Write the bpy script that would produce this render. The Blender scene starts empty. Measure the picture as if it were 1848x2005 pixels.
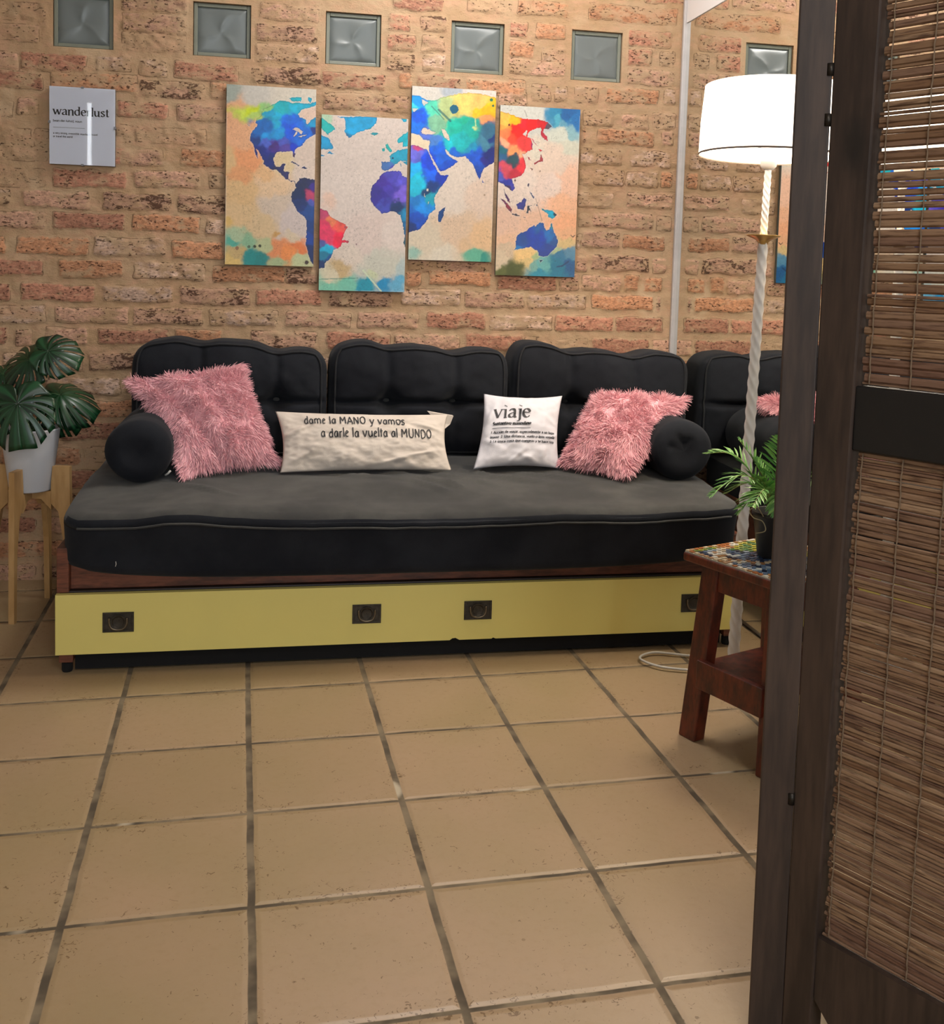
import bpy, bmesh, math, random
import numpy as np
from mathutils import Vector, Matrix, Euler
random.seed(7)
rng = np.random.default_rng(11)
C = bpy.context.scene.collection
scene = bpy.context.scene
PI = math.pi

# ------------------------------------------------------------------ camera
F_PX, CY, W_PX, H_PX = 2006.9, 680.37, 1848, 2005
YAW, PITCH, ROLL = -0.1863, -0.0744, -0.0288
cam = bpy.data.cameras.new('camera'); cam_o = bpy.data.objects.new('camera', cam); C.objects.link(cam_o)
Rz = Matrix.Rotation(YAW, 3, 'Z'); Rx = Matrix.Rotation(PITCH, 3, 'X'); Ry = Matrix.Rotation(ROLL, 3, 'Y')
RR = Rz @ Rx @ Ry @ Matrix.Rotation(PI / 2, 3, 'X')
cam_o.matrix_world = Matrix.Translation((0.1809, -3.56, 1.0699)) @ RR.to_4x4()
cam.sensor_fit = 'VERTICAL'; cam.sensor_height = 24.0
cam.lens = F_PX / H_PX * 24.0
cam.shift_y = (CY - H_PX / 2) / H_PX
cam.clip_start = 0.02
scene.camera = cam_o

# ------------------------------------------------------------------ world, light, exposure
world = bpy.data.worlds.new('world'); scene.world = world; world.use_nodes = True
wb = world.node_tree.nodes['Background']; wb.inputs[0].default_value = (0.30, 0.36, 0.38, 1); wb.inputs[1].default_value = 0.55
def area(name, loc, target, sx, sy, power, col):
    l = bpy.data.lights.new(name, 'AREA'); l.shape = 'RECTANGLE'; l.size = sx; l.size_y = sy; l.energy = power; l.color = col
    o = bpy.data.objects.new(name, l); C.objects.link(o); o.location = loc
    o.rotation_euler = (Vector(target) - Vector(loc)).to_track_quat('-Z', 'Y').to_euler(); return o
area('rear_fill_light', (0.9, -6.8, 1.7), (0.2, 0, 1.2), 1.6, 1.2, 62, (0.80, 0.90, 1.0))  # unseen fill added behind the camera to light the front faces
area('print_streak_light', (-1.62, -6.85, 2.15), (-0.455, 0, 1.50), 0.035, 0.80, 2.0, (0.9, 0.95, 1.0))  # unseen narrow light placed to reflect as a streak in the print glass
area('ceiling_lamp_light', (0.75, -0.68, 2.55), (0.75, -0.70, 0), 0.5, 0.5, 22, (1.0, 0.96, 0.93))
area('rear_overhead_fill', (0.6, -3.9, 2.55), (0.6, -3.9, 0), 0.6, 0.6, 26, (1.0, 0.95, 0.92))  # added unseen overhead fill, keeps the floor bright towards the camera
bulb = bpy.data.lights.new('lamp_bulb_light', 'POINT'); bulb.energy = 58; bulb.color = (1.0, 0.83, 0.63); bulb.shadow_soft_size = 0.05
scene.view_settings.view_transform = 'Standard'; scene.view_settings.look = 'None'
scene.view_settings.gamma = 1.0; scene.view_settings.use_curve_mapping = False
scene.view_settings.exposure = 0.0

# ------------------------------------------------------------------ helpers
def lin(h):
    r = [int(h[i:i + 2], 16) / 255 for i in (0, 2, 4)]
    return tuple((c / 12.92 if c <= 0.04045 else ((c + 0.055) / 1.055) ** 2.4) for c in r)
def tag(o, label=None, cat=None, group=None, kind=None):
    if label: o['label'] = label
    if cat: o['category'] = cat
    if group: o['group'] = group
    if kind: o['kind'] = kind
    return o
def link(name, me, mat=None, parent=None, smooth=False):
    o = bpy.data.objects.new(name, me); C.objects.link(o)
    if mat and not me.materials: me.materials.append(mat)
    if parent: o.parent = parent
    if smooth: me.polygons.foreach_set('use_smooth', [True] * len(me.polygons))
    return o
def pyd(name, v, f, mat, parent=None, smooth=False):
    me = bpy.data.meshes.new(name); me.from_pydata([tuple(map(float, p)) for p in v], [], f); me.update()
    return link(name, me, mat, parent, smooth)
def empty(name, loc=(0, 0, 0), rz=0):
    o = bpy.data.objects.new(name, None); C.objects.link(o); o.location = loc; o.rotation_euler = (0, 0, rz)
    o.empty_display_size = 0.05; return o
def bmo(name, bm, mat, parent=None, smooth=False):
    me = bpy.data.meshes.new(name); bmesh.ops.recalc_face_normals(bm, faces=bm.faces); bm.to_mesh(me); bm.free()
    return link(name, me, mat, parent, smooth)
def addbox(bm, c, s, rot=None, bev=0.0):
    m = Matrix.Translation(c) @ (rot.to_4x4() if rot else Matrix()) @ Matrix.Diagonal((s[0], s[1], s[2], 1))
    r = bmesh.ops.create_cube(bm, size=1, matrix=m)
    if bev:
        es = list({e for v in r['verts'] for e in v.link_edges})
        bmesh.ops.bevel(bm, geom=es, offset=bev, segments=2, affect='EDGES', profile=0.5)
def box(name, lo, hi, mat, parent=None, bev=0.0):
    bm = bmesh.new(); c = [(a + b) / 2 for a, b in zip(lo, hi)]; s = [abs(b - a) for a, b in zip(lo, hi)]
    addbox(bm, c, s, None, bev); return bmo(name, bm, mat, parent)
def addhex(bm, P8):                     # 4 bottom + 4 top corners
    v = [bm.verts.new(p) for p in P8]
    for f in ((3, 2, 1, 0), (4, 5, 6, 7), (0, 1, 5, 4), (1, 2, 6, 5), (2, 3, 7, 6), (3, 0, 4, 7)): bm.faces.new([v[i] for i in f])
def bevel_all(bm, off, seg=2):
    bmesh.ops.recalc_face_normals(bm, faces=bm.faces)
    bmesh.ops.bevel(bm, geom=list(bm.edges), offset=off, segments=seg, affect='EDGES', profile=0.5)
def addtube(bm, pts, r, n=8, caps=True, twist=0.0, square=False):
    pts = [Vector(p) for p in pts]; rs = r if isinstance(r, (list, tuple)) else [r] * len(pts)
    rings = []; up = Vector((0, 0, 1)); prev = None
    for i, p in enumerate(pts):
        t = (pts[min(i + 1, len(pts) - 1)] - pts[max(i - 1, 0)]).normalized()
        if prev is None:
            a = up if abs(t.dot(up)) < 0.9 else Vector((1, 0, 0)); x = t.cross(a).normalized()
        else: x = (prev - t * prev.dot(t)).normalized()
        prev = x; y = t.cross(x)
        rings.append([bm.verts.new(p + (x * math.cos(2 * PI * k / n + twist * i) + y * math.sin(2 * PI * k / n + twist * i)) * rs[i]) for k in range(n)])
    for a, b in zip(rings, rings[1:]):
        for k in range(n): bm.faces.new((a[k], a[(k + 1) % n], b[(k + 1) % n], b[k]))
    if caps: bm.faces.new(rings[0][::-1]); bm.faces.new(rings[-1])
def tube(name, pts, r, mat, parent=None, n=8, **k):
    bm = bmesh.new(); addtube(bm, pts, r, n, **k); return bmo(name, bm, mat, parent, True)
def addlathe(bm, prof, c=(0, 0, 0), n=48):
    rings = []
    for r, z in prof: rings.append([bm.verts.new((c[0] + r * math.cos(2 * PI * k / n), c[1] + r * math.sin(2 * PI * k / n), c[2] + z)) for k in range(n)])
    for a, b in zip(rings, rings[1:]):
        for k in range(n): bm.faces.new((a[k], a[(k + 1) % n], b[(k + 1) % n], b[k]))
    return rings
def lathe(name, prof, mat, parent=None, c=(0, 0, 0), n=48, cap0=False, cap1=False):
    bm = bmesh.new(); R = addlathe(bm, prof, c, n)
    if cap0: bm.faces.new(R[0][::-1])
    if cap1: bm.faces.new(R[-1])
    return bmo(name, bm, mat, parent, True)
def smooth_pts(p, n=8):
    P = [Vector(q) for q in p]; out = []
    for i in range(len(P) - 1):
        a, b, c, d = P[max(i - 1, 0)], P[i], P[i + 1], P[min(i + 2, len(P) - 1)]
        for k in range(n):
            t = k / n; out.append(0.5 * ((2 * b) + (c - a) * t + (2 * a - 5 * b + 4 * c - d) * t * t + (3 * b - a - 3 * c + d) * t ** 3))
    out.append(P[-1]); return out
# value noise (numpy)
_T = rng.random((256, 256))
def vn(x, y, s=1.0, seed=0):
    x = np.asarray(x) * s + seed * 17.3; y = np.asarray(y) * s + seed * 9.1
    xi = np.floor(x).astype(int); yi = np.floor(y).astype(int); fx = x - xi; fy = y - yi
    fx = fx * fx * (3 - 2 * fx); fy = fy * fy * (3 - 2 * fy)
    g = lambda a, b: _T[a % 256, b % 256]
    return (g(xi, yi) * (1 - fx) + g(xi + 1, yi) * fx) * (1 - fy) + (g(xi, yi + 1) * (1 - fx) + g(xi + 1, yi + 1) * fx) * fy
def fbm(x, y, s=1.0, seed=0, o=4):
    r = 0; a = 0.5
    for k in range(o): r = r + a * vn(x, y, s * 2 ** k, seed + k); a *= 0.5
    return r / (1 - 0.5 ** o)
def sstep(a, b, x): t = np.clip((x - a) / (b - a), 0, 1); return t * t * (3 - 2 * t)
# nodes
def mat(name, col=(0.5, 0.5, 0.5), rough=0.6, metal=0.0, bump=0, bscale=200, var=0.0, vscale=30, **kw):
    m = bpy.data.materials.new(name); m.use_nodes = True; nt = m.node_tree; b = nt.nodes['Principled BSDF']
    if isinstance(col, str): col = lin(col)
    b.inputs['Base Color'].default_value = (*col, 1); b.inputs['Roughness'].default_value = rough; b.inputs['Metallic'].default_value = metal
    for k, v in kw.items(): b.inputs[k.replace('_', ' ')].default_value = v
    tc = nt.nodes.new('ShaderNodeTexCoord')
    n = nt.nodes.new('ShaderNodeTexNoise'); n.inputs['Scale'].default_value = vscale; n.inputs['Detail'].default_value = 5
    nt.links.new(tc.outputs['Object'], n.inputs['Vector'])
    if var:
        mr = nt.nodes.new('ShaderNodeMapRange'); mr.inputs[1].default_value = 0.3; mr.inputs[2].default_value = 0.7
        mr.inputs[3].default_value = 1 - var; mr.inputs[4].default_value = 1 + var
        mx = nt.nodes.new('ShaderNodeVectorMath'); mx.operation = 'SCALE'; mx.inputs[0].default_value = col
        nt.links.new(n.outputs['Fac'], mr.inputs[0]); nt.links.new(mr.outputs[0], mx.inputs['Scale']); nt.links.new(mx.outputs[0], b.inputs['Base Color'])
    if bump:
        n2 = nt.nodes.new('ShaderNodeTexNoise'); n2.inputs['Scale'].default_value = bscale; n2.inputs['Detail'].default_value = 4
        nt.links.new(tc.outputs['Object'], n2.inputs['Vector'])
        bp = nt.nodes.new('ShaderNodeBump'); bp.inputs['Strength'].default_value = 0.6; bp.inputs['Distance'].default_value = bump
        nt.links.new(n2.outputs['Fac'], bp.inputs['Height']); nt.links.new(bp.outputs[0], b.inputs['Normal'])
    return m
class NT:
    def __init__(s, m): s.nt = m.node_tree; s.b = s.nt.nodes.get('Principled BSDF')
    def n(s, t, **k):
        nd = s.nt.nodes.new('ShaderNode' + t)
        for a, v in k.items():
            if a.startswith('i'): nd.inputs[int(a[1:])].default_value = v
            else: setattr(nd, a, v)
        return nd
    def l(s, a, b): s.nt.links.new(a, b)
    def math(s, op, a, b=None, clamp=False):
        nd = s.n('Math', operation=op); nd.use_clamp = clamp
        for i, x in enumerate((a, b)):
            if x is None: continue
            if isinstance(x, (int, float)): nd.inputs[i].default_value = x
            else: s.l(x, nd.inputs[i])
        return nd.outputs[0]
    def noise(s, vec, sc, det=4, rough=0.5, out='Fac'):
        nd = s.n('TexNoise'); nd.inputs['Scale'].default_value = sc; nd.inputs['Detail'].default_value = det; nd.inputs['Roughness'].default_value = rough
        if vec is not None: s.l(vec, nd.inputs['Vector'])
        return nd.outputs[out]
    def mapr(s, x, a, b, c=0.0, d=1.0, smooth=True):
        nd = s.n('MapRange'); nd.interpolation_type = 'SMOOTHSTEP' if smooth else 'LINEAR'
        for i, v in ((1, a), (2, b), (3, c), (4, d)): nd.inputs[i].default_value = v
        s.l(x, nd.inputs[0]); return nd.outputs[0]
    def mix(s, f, a, b, mode='MIX'):
        nd = s.n('Mix', data_type='RGBA', blend_type=mode)
        if isinstance(f, (int, float)): nd.inputs[0].default_value = f
        else: s.l(f, nd.inputs[0])
        for i, x in ((6, a), (7, b)):
            if isinstance(x, tuple): nd.inputs[i].default_value = (*x, 1) if len(x) == 3 else x
            else: s.l(x, nd.inputs[i])
        return nd.outputs[2]
def wood(name, c1, c2, scale=(1, 1, 1), rough=0.5, rings=18, coat=0.0):
    m = mat(name, c1, rough); t = NT(m); tc = t.n('TexCoord').outputs['Object']
    mp = t.n('Mapping'); mp.inputs['Scale'].default_value = scale; t.l(tc, mp.inputs[0])
    n1 = t.noise(mp.outputs[0], rings, 6, 0.6); n2 = t.noise(mp.outputs[0], rings * 5, 3, 0.5)
    f = t.math('ADD', t.math('MULTIPLY', n1, 0.75), t.math('MULTIPLY', n2, 0.25))
    t.l(t.mix(t.mapr(f, 0.36, 0.64), lin(c1), lin(c2)), t.b.inputs['Base Color'])
    bp = t.n('Bump'); bp.inputs['Strength'].default_value = 0.25; bp.inputs['Distance'].default_value = 0.002; t.l(f, bp.inputs['Height']); t.l(bp.outputs[0], t.b.inputs['Normal'])
    t.b.inputs['Coat Weight'].default_value = coat
    return m
# ------------------------------------------------------------------ room shell
XR = 1.60            # right wall (mirrored)
# floor
m = mat('floor_tile', 'ab9068', 0.5); t = NT(m)
tc = t.n('TexCoord').outputs['Object']
T0 = 0.30
sx = t.n('SeparateXYZ'); t.l(tc, sx.inputs[0])
def edge(o):          # distance to nearest grout centre, warped a little
    w = t.math('MULTIPLY', t.math('SUBTRACT', t.noise(tc, 9, 3), 0.5), 0.006)
    a = t.math('ADD', t.math('DIVIDE', t.math('ADD', o, w), T0), 200.5)
    return t.math('MULTIPLY', t.math('ABSOLUTE', t.math('SUBTRACT', t.math('FRACT', a), 0.5)), T0)
ex, ey = edge(sx.outputs[0]), edge(sx.outputs[1])
gx = t.mapr(ex, 0.0055, 0.0075, 1, 0); gy = t.mapr(ey, 0.003, 0.0055, 1, 0)
g = t.math('MAXIMUM', gx, gy); em = t.math('MINIMUM', ex, ey)
fx = t.math('FLOOR', t.math('ADD', t.math('DIVIDE', sx.outputs[0], T0), 200)); fy = t.math('FLOOR', t.math('ADD', t.math('DIVIDE', sx.outputs[1], T0), 200))
cv = t.n('CombineXYZ'); t.l(fx, cv.inputs[0]); t.l(fy, cv.inputs[1]); wn = t.n('TexWhiteNoise'); t.l(cv.outputs[0], wn.inputs[0])
tile = t.mix(t.mapr(t.noise(tc, 2.2, 3), 0.3, 0.7), lin('9a8665'), lin('a58c70'))
tile = t.mix(t.math('MULTIPLY', wn.outputs[0], 0.35), tile, lin('8c7856'))
tile = t.mix(t.math('MULTIPLY', t.mapr(t.noise(tc, 60, 5, 0.7), 0.45, 0.75), 0.25), tile, lin('8c7450'))
# worn chips near the tile edges
chipn = t.n('TexNoise'); chipn.inputs['Scale'].default_value = 95; chipn.inputs['Detail'].default_value = 3; chipn.inputs['Distortion'].default_value = 1.5; t.l(tc, chipn.inputs['Vector'])
near = t.mapr(em, 0.0, 0.06, 1, 0)
patch = t.mapr(t.noise(tc, 7, 3), 0.42, 0.58)
chip = t.mapr(t.math('ADD', chipn.outputs['Fac'], t.math('MULTIPLY', t.math('MULTIPLY', near, patch), 0.10)), 0.68, 0.72)
tile = t.mix(t.math('MULTIPLY', chip, 0.75), tile, lin('5e4426'))
vo = t.n('TexVoronoi'); vo.inputs['Scale'].default_value = 14; t.l(tc, vo.inputs['Vector'])
tile = t.mix(t.math('MULTIPLY', t.mapr(vo.outputs['Distance'], 0.035, 0.055, 1, 0), t.mapr(t.noise(tc, 5), 0.5, 0.6)), tile, lin('7a6444'))
gn = t.mapr(t.noise(tc, 14, 3), 0.35, 0.68)
gr = t.mix(gn, lin('4a4032'), lin('7c6e58'))
gr = t.mix(t.mapr(t.noise(tc, 6.5, 2), 0.66, 0.72), gr, lin('b0a48e'))
t.l(t.mix(g, tile, gr), t.b.inputs['Base Color'])
t.l(t.mix(g, (0.40, 0.40, 0.40), (0.9, 0.9, 0.9)), t.b.inputs['Roughness'])
hgt = t.math('ADD', t.math('MULTIPLY', t.mapr(em, 0.002, 0.016), 1.0), t.math('MULTIPLY', t.noise(tc, 40, 4), 0.25))
bp = t.n('Bump'); bp.inputs['Strength'].default_value = 0.7; bp.inputs['Distance'].default_value = 0.003; t.l(hgt, bp.inputs['Height']); t.l(bp.outputs[0], t.b.inputs['Normal'])
fl = pyd('floor', [(-5, -7, 0), (5, -7, 0), (5, 4, 0), (-5, 4, 0)], [(0, 1, 2, 3)], m)
fl.location = (-0.1838, -1.0, 0); fl.rotation_euler = (0, 0, 0.0364)
tag(fl, kind='structure')

# brick wall ---------------------------------------------------------------
BRICKS=[(-0.812,-0.575,1.328,'t'),(-0.553,-0.321,1.335,'r'),(-0.297,-0.086,1.343,'p'),(-0.061,-0.007,1.346,'w'),(-0.812,-0.681,1.266,'w'),(-0.644,-0.438,1.264,'p'),(-0.395,-0.181,1.266,'d'),(-0.158,-0.004,1.266,'d'),(-0.813,-0.575,1.193,'p'),(-0.555,-0.324,1.197,'r'),(-0.304,-0.085,1.198,'o'),(-0.065,-0.005,1.195,'w'),(-0.813,-0.694,1.11,'o'),(-0.663,-0.439,1.113,'o'),(-0.422,-0.196,1.116,'w'),(-0.173,-0.008,1.116,'o'),(-0.813,-0.582,1.037,'r'),(-0.533,-0.335,1.042,'o'),(-0.301,-0.067,1.04,'w'),(-0.044,0.193,1.039,'o'),(0.197,0.307,1.035,'d'),(-0.814,-0.683,0.958,'r'),(-0.65,-0.421,0.96,'r'),(-0.396,-0.176,0.961,'w'),(-0.153,0.077,0.96,'d'),(0.099,0.322,0.961,'r'),(0.345,0.568,0.961,'d'),(-0.814,-0.573,0.888,'w'),(-0.546,-0.311,0.889,'p'),(-0.297,-0.074,0.887,'d'),(-0.051,0.176,0.89,'w'),(0.199,0.423,0.888,'p'),(0.446,0.658,0.891,'p'),(-0.814,-0.696,0.818,'r'),(-0.669,-0.617,0.812,'d'),(-0.576,-0.442,0.818,'p'),(-0.41,-0.186,0.818,'r'),(-0.163,-0.01,0.82,'o'),(0.084,0.309,0.816,'d'),(0.344,0.563,0.818,'r'),(-0.811,-0.564,1.408,'t'),(-0.551,-0.334,1.413,'r'),(-0.344,-0.203,1.411,'p'),(-0.151,-0.006,1.419,'o'),(-0.811,-0.618,1.459,'t'),(-0.609,-0.565,1.463,'t'),(-0.354,-0.299,1.486,'t'),(-0.294,-0.068,1.487,'t'),(-0.811,-0.669,1.545,'t'),(-0.658,-0.593,1.557,'p'),(-0.352,-0.191,1.565,'r'),(-0.163,-0.007,1.566,'p'),(-0.81,-0.579,1.64,'r'),(-0.556,-0.29,1.649,'o'),(-0.282,-0.077,1.637,'d'),(-0.061,-0.007,1.646,'o'),(-0.81,-0.655,1.697,'p'),(-0.649,-0.446,1.704,'r'),(-0.419,-0.306,1.711,'w'),(-0.286,-0.197,1.706,'w'),(-0.177,0.033,1.703,'r'),(0.076,0.307,1.707,'d'),(0.311,0.522,1.702,'r'),(0.572,0.616,1.715,'o'),(-0.809,-0.594,1.789,'p'),(-0.809,-0.571,1.857,'t'),(-0.337,-0.121,1.786,'t'),(-0.337,-0.122,1.848,'p'),(-0.337,-0.127,1.913,'d'),(0.083,0.289,1.844,'d'),(0.103,0.295,1.915,'p'),(0.083,0.301,1.779,'w'),(0.526,0.606,1.905,'r'),(0.64,0.737,1.91,'d'),(0.519,0.624,1.839,'r'),(0.645,0.726,1.843,'d'),(0.524,0.622,1.775,'d'),(0.652,0.739,1.78,'w'),(0.542,0.717,1.98,'r'),(0.312,0.606,1.631,'p'),(0.563,0.717,1.98,'r'),(0.801,0.954,1.99,'t'),(0.978,1.162,1.992,'o'),(1.232,1.564,1.996,'o'),(0.948,1.019,1.915,'r'),(1.049,1.154,1.915,'o'),(1.376,1.545,1.913,'r'),(0.95,1.04,1.846,'o'),(1.073,1.162,1.839,'w'),(1.379,1.478,1.847,'r'),(1.507,1.565,1.847,'w'),(0.952,1.17,1.787,'p'),(1.382,1.568,1.78,'p'),(0.632,0.784,1.715,'r'),(0.8,1.015,1.713,'o'),(1.037,1.108,1.703,'p'),(1.121,1.167,1.702,'w'),(1.196,1.28,1.702,'w'),(1.305,1.509,1.711,'o'),(1.529,1.571,1.715,'w'),(0.917,1.02,1.671,'p'),(1.227,1.34,1.626,'w'),(1.369,1.476,1.623,'p'),(1.49,1.575,1.627,'w'),(1.229,1.24,1.563,'o'),(1.28,1.496,1.563,'o'),(1.526,1.574,1.566,'p'),(1.222,1.38,1.49,'w'),(1.413,1.562,1.492,'w'),(1.221,1.267,1.415,'t'),(1.28,1.389,1.418,'w'),(1.397,1.515,1.418,'w'),(1.524,1.571,1.42,'o'),(1.224,1.352,1.336,'w'),(1.404,1.581,1.34,'p'),(1.223,1.267,1.261,'t'),(1.278,1.504,1.265,'p'),(1.52,1.576,1.262,'t'),(1.221,1.238,1.183,'w'),(1.241,1.381,1.193,'p'),(1.393,1.556,1.191,'o'),(1.222,1.26,1.104,'p'),(1.275,1.495,1.112,'d'),(1.509,1.564,1.109,'p'),(0.616,0.913,1.09,'p'),(0.61,0.663,1.039,'o'),(0.689,0.913,1.043,'o'),(0.937,1.156,1.035,'r'),(1.169,1.236,1.036,'p'),(1.245,1.395,1.037,'p'),(1.407,1.463,1.04,'o'),(1.485,1.549,1.038,'o'),(0.595,0.803,0.976,'w'),(0.818,1.038,0.969,'p'),(1.049,1.263,0.969,'w'),(1.284,1.521,0.97,'o'),(1.531,1.55,0.968,'p'),(0.687,0.897,0.894,'r'),(0.914,1.14,0.891,'w'),(1.152,1.37,0.892,'r'),(1.38,1.56,0.892,'r'),(0.575,0.807,0.818,'p'),(0.826,1.037,0.818,'r'),(1.045,1.277,0.814,'t'),(1.29,1.51,0.812,'r'),(1.522,1.589,0.811,'p')]
COLS = {'r': ((0.40, 0.195, 0.130), 0.66, 0.35), 'o': ((0.48, 0.245, 0.135), 0.62, 0.35), 'p': ((0.49, 0.30, 0.215), 0.50, 0.35),
        'w': ((0.55, 0.40, 0.315), 0.40, 0.4), 't': ((0.46, 0.30, 0.20), 0.12, 0.2), 'd': ((0.42, 0.26, 0.18), 0.52, 1.0)}
B = list(BRICKS)
r2 = random.Random(3)
def rnd_row(z, x0, x1, off):
    x = x0 + off
    while x < x1:
        L = r2.uniform(0.235, 0.262)
        B.append((x, min(x + L, x1), z + r2.uniform(-.004, .004), r2.choice('rrooppwdtd'))); x += L + r2.uniform(0.014, 0.024)
k = 0
z = 0.735
while z > 0.0:                                   # courses under the traced ones
    rnd_row(z, -2.6, 1.59, (0.14 if k % 2 else 0.0)); z -= 0.0785; k += 1
for i, z in enumerate(np.arange(0.815, 2.65, 0.0785)):   # left of the traced ones and above
    rnd_row(z, -2.6, -0.86 if z < 2.03 else 1.59, (0.14 if i % 2 else 0.0))
gx_ = np.concatenate([np.arange(-2.6, -0.9, 0.02), np.arange(-0.9, 1.6001, 0.0052), [XR]])
gz_ = np.concatenate([np.arange(0, 0.45, 0.02), np.arange(0.45, 2.06, 0.0052), np.arange(2.06, 2.64, 0.02)])
BLK = [-0.551, -0.114, 0.319, 0.748, 1.178]; BW = 0.187; BZ0, BZ1 = 1.754, 1.929
for bx in BLK:                                   # snap grid lines to the block openings
    for e in (bx, bx + BW): gx_[np.argmin(abs(gx_ - e))] = e
for e in (BZ0, BZ1): gz_[np.argmin(abs(gz_ - e))] = e
X, Z = np.meshgrid(gx_, gz_, indexing='ij')
wx = X + (fbm(X, Z, 22, 1, 3) - .5) * .015; wz = Z + (fbm(X, Z, 15, 5, 4) - .5) * .017
BM = np.full(X.shape, -0.03); CR = np.zeros(X.shape + (3,)); CR[:] = (0.46, 0.33, 0.2); CV = np.zeros(X.shape); DK = np.zeros(X.shape)
for (x0, x1, zc, ty) in B:
    c, cov, dk = COLS[ty]; cov *= 1.0 if zc < 1.3 else (0.85 if zc < 1.6 else 0.72); hh = 0.0278 + r2.uniform(-.002, .002)
    i0, i1 = np.searchsorted(gx_, [x0 - .03, x1 + .03]); j0, j1 = np.searchsorted(gz_, [zc - .06, zc + .06])
    if i1 <= i0 or j1 <= j0: continue
    sl = (slice(i0, i1), slice(j0, j1))
    rr = 0.006; dx = np.abs(wx[sl] - (x0 + x1) / 2) - ((x1 - x0) / 2 - rr); dz = np.abs(wz[sl] - zc) - (hh - rr)
    d = -(np.hypot(np.maximum(dx, 0), np.maximum(dz, 0)) + np.minimum(np.maximum(dx, dz), 0) - rr)
    up = d > BM[sl]; br = r2.uniform(0.82, 1.15)
    BM[sl] = np.where(up, d, BM[sl]); CV[sl] = np.where(up, cov, CV[sl]); DK[sl] = np.where(up, dk, DK[sl])
    CR[sl] = np.where(up[..., None], np.array(c) * br, CR[sl])
# old reveals of cement around each glass block
for bx in BLK:
    d = np.maximum(np.abs(X - bx - BW / 2) - BW / 2, np.abs(Z - (BZ0 + BZ1) / 2) - (BZ1 - BZ0) / 2)
    q = d < 0.02; BM[q] = np.minimum(BM[q], -0.02)
smear = fbm(X, Z, 30, 9, 4)
face = sstep(0.0, 0.006, BM + (fbm(X, Z, 60, 21, 3) - .5) * .008) * sstep(0.0, 0.35, CV - (smear - .5) * 1.3)
Y = -(face * 0.0045 + (fbm(X, Z, 45, 13, 4) - .5) * 0.006 + (fbm(X, Z, 6, 31, 2) - .5) * 0.008)
edgez = np.minimum(1, np.minimum.reduce([np.maximum(np.abs(X - bx - BW / 2) - BW / 2, np.abs(Z - (BZ0 + BZ1) / 2) - (BZ1 - BZ0) / 2) for bx in BLK]) / 0.02)
Y = Y * np.clip(edgez, 0, 1)
nx, nz = X.shape
V = np.stack([X, Y, Z], -1).reshape(-1, 3)
idx = np.arange(nx * nz).reshape(nx, nz)
cx = (gx_[:-1] + gx_[1:]) / 2; cz = (gz_[:-1] + gz_[1:]) / 2
CX, CZ = np.meshgrid(cx, cz, indexing='ij'); keep = np.ones(CX.shape, bool)
for bx in BLK: keep &= ~((CX > bx) & (CX < bx + BW) & (CZ > BZ0) & (CZ < BZ1))
Fq = np.stack([idx[:-1, :-1], idx[1:, :-1], idx[1:, 1:], idx[:-1, 1:]], -1)[keep]
V = V.tolist(); Fq = Fq.tolist(); extra = len(V)
for bx in BLK:                                   # cement reveals through the wall
    for k4 in range(4):
        cs = [(bx, BZ0), (bx + BW, BZ0), (bx + BW, BZ1), (bx, BZ1)]; a = cs[k4]; b = cs[(k4 + 1) % 4]; n0 = len(V)
        V += [(a[0], 0, a[1]), (b[0], 0, b[1]), (b[0], 0.14, b[1]), (a[0], 0.14, a[1])]; Fq.append([n0, n0 + 1, n0 + 2, n0 + 3])
npad = len(V) - extra
me = bpy.data.meshes.new('wall_back'); me.from_pydata(V, [], Fq); me.update()
def fattr(name, arr, pad):
    a = me.attributes.new(name, 'FLOAT', 'POINT'); a.data.foreach_set('value', np.concatenate([arr.ravel(), np.full(npad, pad)]).astype(np.float32))
fattr('bm', BM, -.02); fattr('cov', CV, 0); fattr('dark', DK, 0)
ca = me.attributes.new('bcol', 'FLOAT_COLOR', 'POINT')
cc = np.ones((len(V), 4), np.float32); cc[:, :3] = (0.4, 0.3, 0.2); cc[:nx * nz, :3] = CR.reshape(-1, 3); ca.data.foreach_set('color', cc.ravel())
m = mat('brick_wall', (0.5, 0.4, 0.3), 0.92); t = NT(m); tc = t.n('TexCoord').outputs['Object']
A = lambda n: t.n('Attribute', attribute_name=n)
bmv, cov, drk, bc = A('bm').outputs['Fac'], A('cov').outputs['Fac'], A('dark').outputs['Fac'], A('bcol').outputs['Color']
mp = t.n('Mapping'); mp.inputs['Scale'].default_value = (1, 1, 1.9); t.l(tc, mp.inputs[0]); st = mp.outputs[0]
n1 = t.noise(st, 26, 8, 0.62); n2 = t.noise(st, 90, 5, 0.6); n3 = t.noise(tc, 3.0, 3)
edge_m = t.mapr(t.math('ADD', bmv, t.math('ADD', t.math('MULTIPLY', t.math('SUBTRACT', n2, 0.5), 0.016), t.math('MULTIPLY', t.math('SUBTRACT', n1, 0.5), 0.016))), 0.0, 0.005)
nL = t.noise(st, 9, 3, 0.5)
thr = t.math('SUBTRACT', cov, t.math('ADD', t.math('MULTIPLY', t.math('SUBTRACT', n1, 0.35), 1.2), t.math('MULTIPLY', t.math('SUBTRACT', nL, 0.40), 1.3)))
cm = t.mapr(thr, 0.0, 0.28)
mask = t.math('MULTIPLY', edge_m, t.math('ADD', t.math('MULTIPLY', cm, 0.92), 0.06))
mor = t.mix(t.mapr(n3, 0.35, 0.65), lin('ab8c6a'), lin('b39879'))
mor = t.mix(t.mapr(t.noise(st, 12, 6, 0.65), 0.42, 0.75), mor, lin('be9679'))
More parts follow.
